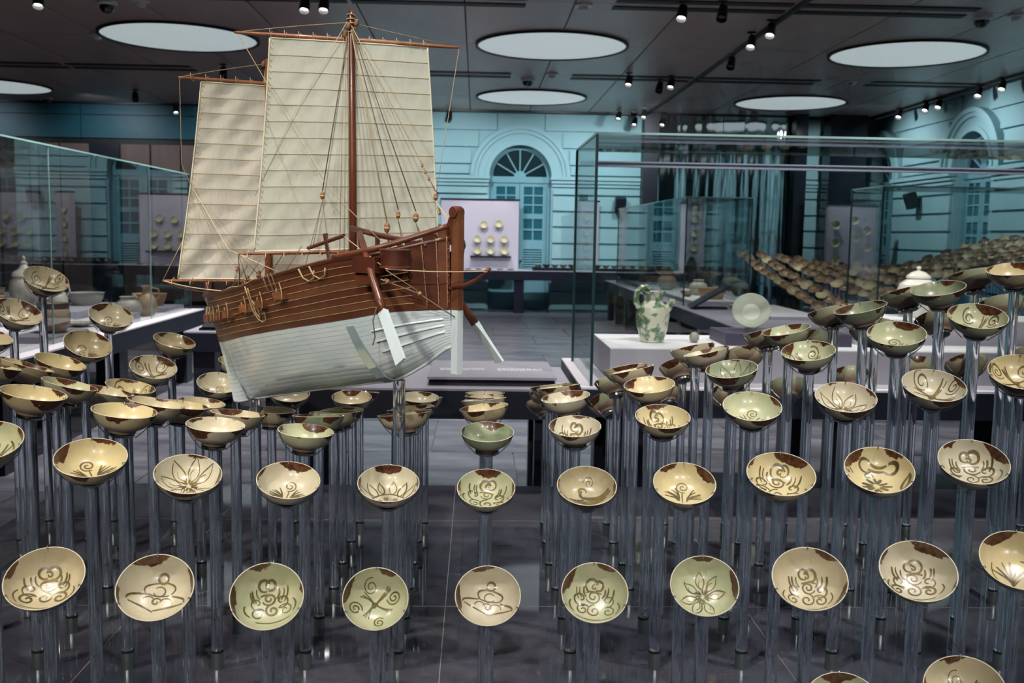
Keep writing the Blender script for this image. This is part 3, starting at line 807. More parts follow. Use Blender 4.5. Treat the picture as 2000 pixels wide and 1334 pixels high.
# --- display panel and table along the back wall
dp = thing('exhibit_board', 'lavender wall panel with eight round dishes beside the arched door', 'exhibit board', (0.06, 21.18, 0.88))
MB().box(-0.82, 0.82, 0.0, 0.10, 0.0, 1.44).build('panel_board', 'display_lavender', dp)
MB().box(-0.84, 0.84, -0.02, 0.10, 1.44, 1.47).build('top_trim', 'table_navy', dp)
MB().box(-0.20, 0.66, -0.16, 0.0, 0.235, 0.275).build('shelf', 'table_navy', dp)
WALL_DISHES = [(0.14, 1.79, 'left dish of the top pair'), (0.455, 1.81, 'right dish of the top pair'), (0.005, 1.485, 'left dish of the middle row'), (0.285, 1.485, 'middle dish of the middle row'),
               (0.578, 1.49, 'right dish of the middle row'), (0.008, 1.245, 'left dish on the shelf'), (0.29, 1.245, 'middle dish on the shelf'), (0.582, 1.245, 'right dish on the shelf')]
mat('dish_cream', (0.62, 0.56, 0.36), 0.25, coat=0.6, noise=(0.48, 0.42, 0.26), nscale=20)
for x, z, lab in WALL_DISHES:
    o = MB().lathe([(0.0, 0.0), (0.03, 0.0), (0.032, 0.008), (0.062, 0.028), (0.082, 0.055), (0.079, 0.056), (0.058, 0.032), (0.028, 0.012), (0.0, 0.010)], 28, (0, 0, 0),
                   Vector((0.0, -0.94, 0.34))).build('wall_dish', 'dish_cream', None, smooth=True, loc=(x, 21.16, z))
    tag(o, 'cream %s of the lavender panel' % lab, 'dish', 'dishes on the lavender panel')
table('long dark table along the teal back wall', -3.0, 3.35, 20.35, 21.15, 'table_white', zt=0.88, fascia=0.20, legs=[(-2.8, 20.5), (0.87, 20.5), (3.2, 20.5)], lw=0.10)
tray = MB().box(1.15, 3.3, 20.38, 20.72, 0.8805, 0.94).build('tray', 'table_navy')
tag(tray, 'dark tray of bowls on the back wall table', 'tray')
for k in range(12):
    o = MB().lathe([(0.03, 0), (0.035, 0.01), (0.065, 0.035), (0.085, 0.07), (0.08, 0.07), (0.05, 0.03), (0, 0.015)], 20).build(
        'small_bowl', 'clay_brown' if k % 3 == 1 else 'dish_cream', None, smooth=True, loc=(1.26 + 0.176 * k, 20.55, 0.9405))
    tag(o, '%s bowl from the left on the dark tray by the back wall' % ORD[k + 1], 'bowl', 'bowls on the tray at the back wall')
for k in range(7):
    o = MB().lathe([(0.04, 0), (0.06, 0.008), (0.085, 0.02), (0.08, 0.02), (0.0, 0.01)], 20).build('small_dish', 'clay_buff', None, smooth=True, loc=(-0.62 + 0.22 * k, 20.62, 0.8805))
    tag(o, '%s small dish from the left below the lavender panel' % ORD[k + 1], 'dish', 'dishes on the back wall table')

def side_panel(label, loc, rz, w, h, rows, group):
    t = thing('exhibit_board', label, 'exhibit board', loc, rz)
    MB().box(-w / 2, w / 2, 0, 0.12, 0, h).build('panel_board', 'display_lavender', t)
    MB().box(-w / 2 - 0.01, w / 2 + 0.01, -0.01, 0.12, h, h + 0.03).build('top_trim', 'table_navy', t)
    M = Matrix.Translation(loc) @ Matrix.Rotation(rz, 4, 'Z')
    for k, (x, z) in enumerate(rows):
        o = MB().lathe([(0.0, 0.0), (0.03, 0.0), (0.032, 0.008), (0.066, 0.028), (0.09, 0.05), (0.086, 0.051), (0.06, 0.032), (0.0, 0.010)], 24, (0, 0, 0), (0, -1, 0)).build(
            'panel_plate', 'dish_cream', None, smooth=True)
        o.location = M @ Vector((x, -0.005, z)); o.rotation_euler = (0, 0, rz)
        tag(o, '%s plate counted from the top on the %s' % (ORD[k + 1], group), 'plate', 'plates on the ' + group)
side_panel('pale panel edge with plates behind the right case corner', (2.36, 20.95, 0.90), math.radians(40), 0.55, 1.42, [(-0.15, 1.10), (-0.15, 0.80), (-0.15, 0.50), (-0.15, 0.2)], 'pale panel behind the case corner')
side_panel('pale panel with scattered plates before the wide black column', (7.40, 19.6, 0.0), 0.0, 0.95, 2.30, [(0.05, 2.0), (0.30, 1.8), (0.08, 1.65), (0.32, 1.47), (-0.32, 1.9), (-0.32, 1.55), (-0.30, 1.23), (0.10, 1.2)], 'panel before the black column')
glass_case('glass case corner among the far bowls', 3.90, 7.6, 9.55, 10.35, 0.75, 2.12)
table('low table under the glass case among the far bowls', 3.82, 7.7, 9.5, 10.40, 'table_top', legs=[(x, y) for x in (4.1, 5.8, 7.4) for y in (9.7, 10.2)])

# ================================================================ the case of bowls on acrylic rods
BASE_Z = 0.370
base = thing('case_base', 'low dark mirror-glossy base that the acrylic rods stand on', 'base', (0, 0, 0))
MB().box(-1.95, 3.3, 1.0, 4.80, 0.0, BASE_Z - 0.012).build('base_body', 'navy_black', base)
xs = [-1.95, -1.09, -0.09, 0.91, 1.91, 3.3]
ys = [1.0, 2.2, 3.2, 4.2, 4.80]
for xa, xb in zip(xs, xs[1:]):
    for ya, yb in zip(ys, ys[1:]):
        MB().box(xa + 0.0012, xb - 0.0012, ya + 0.0012, yb - 0.0012, BASE_Z - 0.012, BASE_Z).build('base_plate', 'base_plate', base)
mat('joint_metal', (0.42, 0.40, 0.38), 0.4, metal=0.7)
for x in xs[1:-1]:
    MB().box(x - 0.0012, x + 0.0012, 1.0, 4.8, BASE_Z - 0.012, BASE_Z + 0.0003).build('joint_strip', 'joint_metal', base)
for y in ys[1:-1]:
    MB().box(-1.95, 3.3, y - 0.0012, y + 0.0012, BASE_Z - 0.012, BASE_Z + 0.0003).build('joint_strip', 'joint_metal', base)

def clear_mat(name, col, ior):
    m = bpy.data.materials.new(name)
    m.use_nodes = True
    nt = m.node_tree
    nt.nodes.remove(nt.nodes['Principled BSDF'])
    g = nd(nt, 'ShaderNodeBsdfGlass', IOR=ior, Roughness=0.0)
    g.inputs['Color'].default_value = (*col, 1)
    df = nd(nt, 'ShaderNodeBsdfDiffuse')          # bluish diffuse share added to brighten the rods
    df.inputs['Color'].default_value = (0.62, 0.74, 1.0, 1)
    mx = nd(nt, 'ShaderNodeMixShader')
    mx.inputs[0].default_value = 0.055
    nt.links.new(g.outputs[0], mx.inputs[1]); nt.links.new(df.outputs[0], mx.inputs[2])
    nt.links.new(mx.outputs[0], nt.nodes['Material Output'].inputs[0])
    MATS[name] = m
clear_mat('acrylic', (0.95, 0.975, 1.0), 1.49)
pane_mat('acrylic_far', (0.62, 0.72, 0.84))
mat('steel', (0.62, 0.62, 0.62), 0.18, metal=1.0)
mat('steel_dark', (0.30, 0.35, 0.35), 0.28, metal=0.9)
mat('gasket', (0.01, 0.01, 0.012), 0.4)
mat('brush', (0.060, 0.048, 0.022), 0.3, noise=(0.20, 0.15, 0.055), nscale=34, coat=0.3)

RB = 0.075                                   # nominal bowl radius
OUTER = [(0.0, 0.002), (0.026, 0.002), (0.028, 0.0), (0.0320, 0.0), (0.0325, 0.0060), (0.039, 0.0085), (0.048, 0.0130), (0.057, 0.0195), (0.0645, 0.0290), (0.0700, 0.0390), (0.0735, 0.0475), (0.0750, 0.0515)]
INNER = [(0.0750, 0.0515), (0.0742, 0.0524), (0.0730, 0.0520), (0.0708, 0.0468), (0.0672, 0.0390), (0.0612, 0.0295), (0.0535, 0.0210), (0.0435, 0.0140), (0.0320, 0.0098), (0.0200, 0.0080), (0.0, 0.0074)]

def inner_z(r):
    pts = INNER[2:][::-1]
    for (r0, z0), (r1, z1) in zip(pts, pts[1:]):
        if r <= r1:
            return z0 + (z1 - z0) * (r - r0) / (r1 - r0)
    return pts[-1][1]

def glaze(name, col_a, col_b, outside):
    m = mat(name, col_a, 0.30, spec=0.5, coat=0.45, coat_rough=0.05)
    nt = m.node_tree
    L = nt.links.new
    b = nt.nodes['Principled BSDF']
    tc = nd(nt, 'ShaderNodeTexCoord')
    oi = nd(nt, 'ShaderNodeObjectInfo')
    def math_(op, a, c=None, d=None):
        n = nt.nodes.new('ShaderNodeMath'); n.operation = op
        for i, v in enumerate((a, c, d)):
            if v is None: continue
            if isinstance(v, (int, float)): n.inputs[i].default_value = v
            else: L(v, n.inputs[i])
        return n.outputs[0]
    rot = nd(nt, 'ShaderNodeVectorRotate', rotation_type='Z_AXIS')
    L(tc.outputs['Object'], rot.inputs['Vector'])
    L(math_('MULTIPLY', oi.outputs['Random'], 6.283), rot.inputs['Angle'])
    off = nd(nt, 'ShaderNodeVectorMath', operation='ADD')
    cb = nd(nt, 'ShaderNodeCombineXYZ')
    L(math_('MULTIPLY', oi.outputs['Random'], 37.0), cb.inputs[0])
    L(math_('MULTIPLY', oi.outputs['Random'], 11.0), cb.inputs[2])
    L(tc.outputs['Object'], off.inputs[0]); L(cb.outputs[0], off.inputs[1])
    ns = nd(nt, 'ShaderNodeTexNoise', Scale=24.0, Detail=4.0)
    L(off.outputs[0], ns.inputs['Vector'])
    ns2 = nd(nt, 'ShaderNodeTexNoise', Scale=90.0, Detail=4.0)
    L(off.outputs[0], ns2.inputs['Vector'])
    sx = nd(nt, 'ShaderNodeSeparateXYZ')
    L(rot.outputs[0], sx.inputs[0])
    so = nd(nt, 'ShaderNodeSeparateXYZ')
    L(tc.outputs['Object'], so.inputs[0])
    # ground colour, mottled
    rp = nd(nt, 'ShaderNodeValToRGB')
    rp.color_ramp.elements[0].position = 0.38; rp.color_ramp.elements[1].position = 0.66
    rp.color_ramp.elements[0].color = (*col_a, 1); rp.color_ramp.elements[1].color = (*col_b, 1)
    L(ns.outputs[0], rp.inputs[0])
    cur = rp.outputs[0]
    if outside:                                # bare clay below the glaze line
        h = math_('ADD', so.outputs[2], math_('MULTIPLY', math_('SUBTRACT', ns.outputs[0], 0.5), 0.03))
        st = nd(nt, 'ShaderNodeMapRange', interpolation_type='SMOOTHSTEP')
        st.inputs[1].default_value = 0.019; st.inputs[2].default_value = 0.026
        L(h, st.inputs[0])
        mx = nd(nt, 'ShaderNodeMix', data_type='RGBA')
        mx.inputs[6].default_value = (0.46, 0.33, 0.24, 1)
        L(cur, mx.inputs[7]); L(st.outputs[0], mx.inputs[0])
        cur = mx.outputs[2]
    # iron-brown dips at four sides of the rim
    ax = math_('MULTIPLY', math_('ABSOLUTE', sx.outputs[0]), 13.33)
    ay = math_('MULTIPLY', math_('ABSOLUTE', sx.outputs[1]), 13.33)
    lop = math_('MULTIPLY', sx.outputs[0], 1.1)
    e = math_('MAXIMUM', math_('ADD', ax, lop), math_('MULTIPLY', ay, 0.985))
    e = math_('ADD', e, math_('MULTIPLY', math_('SUBTRACT', ns.outputs[0], 0.5), 0.24))
    e = math_('ADD', e, math_('MULTIPLY', math_('SUBTRACT', ns2.outputs[0], 0.5), 0.10))
    thr = nd(nt, 'ShaderNodeMapRange', interpolation_type='SMOOTHSTEP')
    thr.inputs[1].default_value = 0.885; thr.inputs[2].default_value = 0.90
    L(e, thr.inputs[0])
    br = nd(nt, 'ShaderNodeValToRGB')
    br.color_ramp.elements[0].position = 0.35; br.color_ramp.elements[1].position = 0.75
    br.color_ramp.elements[0].color = (0.035, 0.013, 0.007, 1); br.color_ramp.elements[1].color = (0.15, 0.055, 0.022, 1)
    L(ns2.outputs[0], br.inputs[0])
    mx2 = nd(nt, 'ShaderNodeMix', data_type='RGBA')
    L(thr.outputs[0], mx2.inputs[0]); L(cur, mx2.inputs[6]); L(br.outputs[0], mx2.inputs[7])
    L(mx2.outputs[2], b.inputs['Base Color'])
    return m

mat('rim_bare', (0.60, 0.54, 0.42), 0.4)
TONES = {'y': ((0.60, 0.50, 0.28), (0.53, 0.46, 0.27)), 'c': ((0.56, 0.48, 0.32), (0.48, 0.42, 0.28)), 'w': ((0.56, 0.52, 0.39), (0.50, 0.44, 0.32)),
         'g': ((0.41, 0.44, 0.28), (0.50, 0.48, 0.31)), 'e': ((0.22, 0.27, 0.17), (0.34, 0.35, 0.23)), 'o': ((0.36, 0.30, 0.18), (0.46, 0.39, 0.25)), 'b': ((0.17, 0.11, 0.065), (0.30, 0.21, 0.12))}  # last tone, far bowls: shade of the hollow put into a darker inside
TONE_NAME = {'y': 'warm yellow', 'c': 'cream', 'w': 'pale cream', 'g': 'greenish cream', 'e': 'celadon green', 'o': 'olive brown'}
BOWL_ME, FAR_ME = {}, {}
for k, (a, b) in TONES.items():
    glaze('glaze_in_' + k, a, b, False)
    glaze('glaze_out_' + k, a if k != 'b' else (0.42, 0.30, 0.18), b if k != 'b' else (0.36, 0.24, 0.14), True)
    for seg, store in ((48, BOWL_ME), (18, FAR_ME)):
        m = MB()
        m.cur = 1
        m.lathe(OUTER, seg, cap=False)
        m.cur = 2
        m.lathe(INNER[:3], seg, cap=False)
        m.cur = 0
        m.lathe(INNER[2:], seg, cap=False)
        store[k] = m.mesh('bowl', ['glaze_in_' + k, 'glaze_out_' + k, 'rim_bare'], smooth='all')

# ---- brush-painted motifs, draped as thin strokes on the inside of the bowl
def arc(cx, cy, r, a0, a1, n=14, sx=1.0, sy=1.0):
    return [(cx + sx * r * math.cos(math.radians(a0 + (a1 - a0) * i / n)), cy + sy * r * math.sin(math.radians(a0 + (a1 - a0) * i / n))) for i in range(n + 1)]
def spiral(cx, cy, r, turns, a0=0, d=1, n=26):
    return [(cx + r * (1 - 0.86 * i / n) * math.cos(math.radians(a0) + d * 2 * math.pi * turns * i / n),
             cy + r * (1 - 0.86 * i / n) * math.sin(math.radians(a0) + d * 2 * math.pi * turns * i / n)) for i in range(n + 1)]
def bez(p0, p1, p2, n=12):
    return [((1 - t) ** 2 * p0[0] + 2 * t * (1 - t) * p1[0] + t * t * p2[0], (1 - t) ** 2 * p0[1] + 2 * t * (1 - t) * p1[1] + t * t * p2[1]) for t in [i / n for i in range(n + 1)]]
def petal(bx, by, ang, L, W):
    a = math.radians(ang); u = (math.cos(a), math.sin(a)); v = (-u[1], u[0])
    tip = (bx + u[0] * L, by + u[1] * L)
    q = lambda s: (bx + u[0] * L * 0.5 + v[0] * W * s, by + u[1] * L * 0.5 + v[1] * W * s)
    return [bez((bx, by), q(1), tip), bez((bx, by), q(-1), tip)]

def strokes(kind):
    S = []
    if kind == 'cloud':
        S += [(arc(-0.06, 0.44, 0.17, 20, 290), .042), (arc(0.12, 0.46, 0.13, -120, 170), .038), (spiral(0.02, 0.40, 0.09, 1.0, 40), .034)]
        for k in range(3):
            S += [(arc(0.0, 0.30, 0.30 + 0.10 * k, 165 + 4 * k, 222 - 3 * k), .030), (arc(0.04, 0.30, 0.30 + 0.10 * k, -48 + 3 * k, 12 - 4 * k), .030)]
        S += [(spiral(0.02, 0.10, 0.21, 1.6, 200), .030), (spiral(-0.34, 0.00, 0.22, 1.1, 300, -1), .028), (spiral(0.38, -0.02, 0.22, 1.1, 240), .028),
              (spiral(-0.30, -0.34, 0.20, 1.4, 30), .030), (spiral(0.45, -0.36, 0.20, 1.4, 150, -1), .030), (spiral(0.06, -0.32, 0.21, 1.4, 90), .030),
              (bez((-0.62, -0.10), (-0.72, -0.32), (-0.50, -0.48)), .026), (bez((0.66, -0.08), (0.80, -0.30), (0.62, -0.50)), .026),
              (bez((-0.45, -0.60), (0.05, -0.78), (0.55, -0.60)), .022), (bez((-0.20, 0.20), (-0.02, 0.30), (0.20, 0.18)), .034)]
    elif kind == 'hill':
        S += [(arc(0.0, 0.50, 0.12, 0, 360), .034), (bez((-0.05, 0.40), (-0.55, 0.30), (-0.30, 0.05)), .03), (bez((0.05, 0.40), (0.55, 0.32), (0.30, 0.05)), .03),
              (arc(0.0, 0.16, 0.14, 200, 500), .026), (bez((-0.30, 0.05), (0.0, -0.06), (0.30, 0.05)), .028),
              (bez((-0.32, 0.02), (-0.75, -0.05), (-0.72, -0.28)), .03), (bez((0.32, 0.02), (0.75, -0.05), (0.72, -0.28)), .03),
              (bez((-0.72, -0.28), (-0.40, -0.30), (-0.05, -0.50)), .03), (bez((0.72, -0.28), (0.40, -0.30), (-0.05, -0.50)), .03),
              (spiral(0.0, -0.20, 0.15, 1.1, 20), .026), (arc(0.25, -0.18, 0.16, 0, 180), .02), (arc(-0.25, -0.18, 0.16, 0, 180), .02)]
    elif kind == 'spirals':
        S += [(spiral(-0.25, 0.42, 0.24, 1.8, 90), .022), (spiral(0.52, 0.25, 0.20, 1.8, 200), .022), (spiral(-0.52, -0.28, 0.20, 1.8, 0), .022), (spiral(0.30, -0.55, 0.18, 1.7, 60), .022)]
        for a in (55, 62, 70):
            S.append((bez((0, -0.05), (0.15, 0.2), (0.45 * math.cos(math.radians(a)) + 0.1, 0.45 * math.sin(math.radians(a)) + .08)), .03))
        for a in (150, 160, 172):
            S.append((bez((0, -0.05), (-0.2, 0.12), (0.5 * math.cos(math.radians(a)), 0.5 * math.sin(math.radians(a)))), .026))
        for a in (-20, -10, 0):
            S.append((bez((0, -0.05), (0.25, -0.12), (0.58 * math.cos(math.radians(a)), 0.4 * math.sin(math.radians(a)) - 0.08)), .026))
        for a in (240, 252, 264):
            S.append((bez((0, -0.05), (-0.1, -0.2), (0.5 * math.cos(math.radians(a)), 0.5 * math.sin(math.radians(a)))), .026))
        S.append((spiral(0.0, -0.05, 0.10, 1.2), .028))
    elif kind == 'petals':
        for a in (20, 65, 112, 160, 210, 260, 310):
            for p in petal(0.18 * math.cos(math.radians(a)), -0.05 + 0.18 * math.sin(math.radians(a)), a, 0.52, 0.26): S.append((p, .020))
            for p in petal(0.25 * math.cos(math.radians(a)), -0.05 + 0.25 * math.sin(math.radians(a)), a, 0.26, 0.12)[:1]: S.append((p, .014))
        for k in range(14):
            a = 2 * math.pi * k / 14
            S.append(([(0.07 * math.cos(a), -0.05 + 0.07 * math.sin(a)), (0.24 * math.cos(a + .1), -0.05 + 0.24 * math.sin(a + .1))], .034))
    elif kind == 'lotus':
        S += [(arc(0.0, -0.42, 0.44, 10, 170, sy=1.0), .024), (bez((-0.44, -0.35), (0.0, -0.62), (0.44, -0.35)), .02)]
        for a in (22, 48, 74, 106, 132, 158):
            c = (0.44 * math.cos(math.radians(a)), -0.42 + 0.44 * math.sin(math.radians(a)))
            for p in petal(c[0], c[1], 90 + (a - 90) * 0.75, 0.46, 0.20): S.append((p, .024))
        for x, y in ((-0.2, -0.25), (0.05, -0.18), (0.22, -0.3), (-0.05, -0.38), (0.12, -0.45), (-0.2, -0.45)):
            S.append((arc(x, y, 0.05, 0, 330, 8), .024))
    elif kind == 'tuft':
        S.append((spiral(0.02, 0.22, 0.22, 1.7, 250), .026))
        for sg in (-1, 1):
            for k in range(6):
                ang = 100 + 13 * k if sg < 0 else 80 - 13 * k
                L = 0.62 - 0.05 * k
                bx, by = sg * 0.12, -0.38
                ex, ey = bx + L * math.cos(math.radians(ang)), by + L * math.sin(math.radians(ang)) * 0.85
                S.append((bez((bx, by), (bx + sg * 0.02, by + L * 0.5), (ex + sg * 0.05, ey - 0.04)), .028))
        S += [(bez((0.02, 0.02), (0.03, -0.2), (-0.02, -0.45)), .02), (bez((-0.5, -0.5), (0, -0.6), (0.5, -0.5)), .016)]
    elif kind == 'grass':
        for k in range(7):
            ang = 40 + 17 * k
            L = 0.75 - 0.03 * abs(k - 3)
            S.append((bez((0.15, -0.45), (0.15 + 0.2 * math.cos(math.radians(ang)), -0.1), (0.15 + L * math.cos(math.radians(ang)), -0.45 + L * math.sin(math.radians(ang)))), .032))
        S += [(bez((-0.6, -0.1), (-0.4, 0.3), (-0.1, 0.35)), .028), (spiral(-0.35, -0.2, 0.16, 1.3), .024), (bez((0.5, -0.4), (0.7, -0.2), (0.62, 0.15)), .026)]
    elif kind == 'bird':
        S += [(bez((-0.75, 0.05), (-0.35, -0.25), (0.05, -0.10)), .10), (bez((-0.70, 0.18), (-0.40, -0.15), (0.0, -0.05)), .07), (bez((-0.62, -0.12), (-0.25, -0.42), (0.15, -0.30)), .09),
              (bez((0.05, -0.10), (0.22, -0.02), (0.12, 0.22)), .06), (arc(0.10, 0.18, 0.11, -60, 200), .05), (bez((0.12, -0.3), (0.45, -0.45), (0.62, -0.2)), .05),
              (bez((-0.4, -0.45), (0.1, -0.65), (0.55, -0.45)), .05), (spiral(-0.08, 0.50, 0.18, 1.6), .022), (bez((0.0, -0.2), (0.2, -0.3), (0.4, -0.25)), .05)]
    elif kind == 'flower':
        S += [(arc(-0.30, 0.45, 0.16, 60, 330), .050), (arc(0.30, 0.45, 0.16, -150, 120), .050), (bez((-0.2, 0.55), (0.0, 0.40), (0.2, 0.55)), .050), (bez((-0.2, 0.36), (0.0, 0.30), (0.2, 0.36)), .036)]
        for k in range(11):
            a = 2 * math.pi * k / 11 + 0.1
            S.append(([(0.02 + 0.10 * math.cos(a), -0.22 + 0.10 * math.sin(a)), (0.02 + 0.36 * math.cos(a), -0.22 + 0.30 * math.sin(a))], .055))
        S += [(petal(0.62, -0.45, 75, 0.6, 0.16)[0], .045), (petal(0.62, -0.45, 75, 0.6, 0.16)[1], .045), (spiral(-0.72, 0.0, 0.16, 1.1, 20), .036), (spiral(-0.18, 0.12, 0.12, 1.1), .03)]
    return S

def motif_mesh(kind, seed=0, up=0.0, sc=1.0):
    m = MB()
    rg = random.Random(seed)
    rot, flip = math.radians(rg.uniform(-14, 14)), rg.choice((-1, 1))
    sxx, syy, dx, dy = rg.uniform(0.92, 1.08), rg.uniform(0.92, 1.08), rg.uniform(-.06, .06), rg.uniform(-.05, .05)
    for pts, w in strokes(kind):
        jx, jy, js, w = rg.uniform(-.03, .03), rg.uniform(-.03, .03), rg.uniform(0.9, 1.1), w * rg.uniform(0.75, 1.35)
        mx_, my_ = sum(a for a, b in pts) / len(pts), sum(b for a, b in pts) / len(pts)
        pts = [((mx_ + (a - mx_) * js + jx) * flip * sxx + dx, (my_ + (b - my_) * js + jy) * syy + dy) for a, b in pts]
        pts = [((a * math.cos(rot) - b * math.sin(rot)) * sc, (a * math.sin(rot) + b * math.cos(rot)) * sc + up) for a, b in pts]
        n = len(pts)
        if n < 6:                               # resample short strokes
            q = []
            for (a, b), (c, d) in zip(pts, pts[1:]):
                q += [(a + (c - a) * t / 4, b + (d - b) * t / 4) for t in range(4)]
            pts = q + [pts[-1]]; n = len(pts)
        b0 = len(m.v)
        for i, (x, y) in enumerate(pts):
            xa, ya = pts[max(i - 1, 0)]; xb, yb = pts[min(i + 1, n - 1)]
            tx, ty = xb - xa, yb - ya
            l = math.hypot(tx, ty) or 1.0
            px, py = -ty / l, tx / l
            t = i / (n - 1)
            hw = w * 0.82 * (0.35 + 0.65 * math.sin(math.pi * min(1.0, 0.12 + 0.80 * t)) ** 0.7)
            for s in (-1, 1):
                X, Y = (x + px * hw * s) * 0.072, (y + py * hw * s) * 0.072
                r = math.hypot(X, Y)
                if r > 0.0715:
                    X, Y, r = X * 0.0715 / r, Y * 0.0715 / r, 0.0715
                m.v.append((X, Y, inner_z(r) + 0.0007))
        for i in range(n - 1):
            a = b0 + 2 * i
            m.face((a, a + 2, a + 3, a + 1))
    return m.mesh('painted_motif', 'brush', smooth='all')

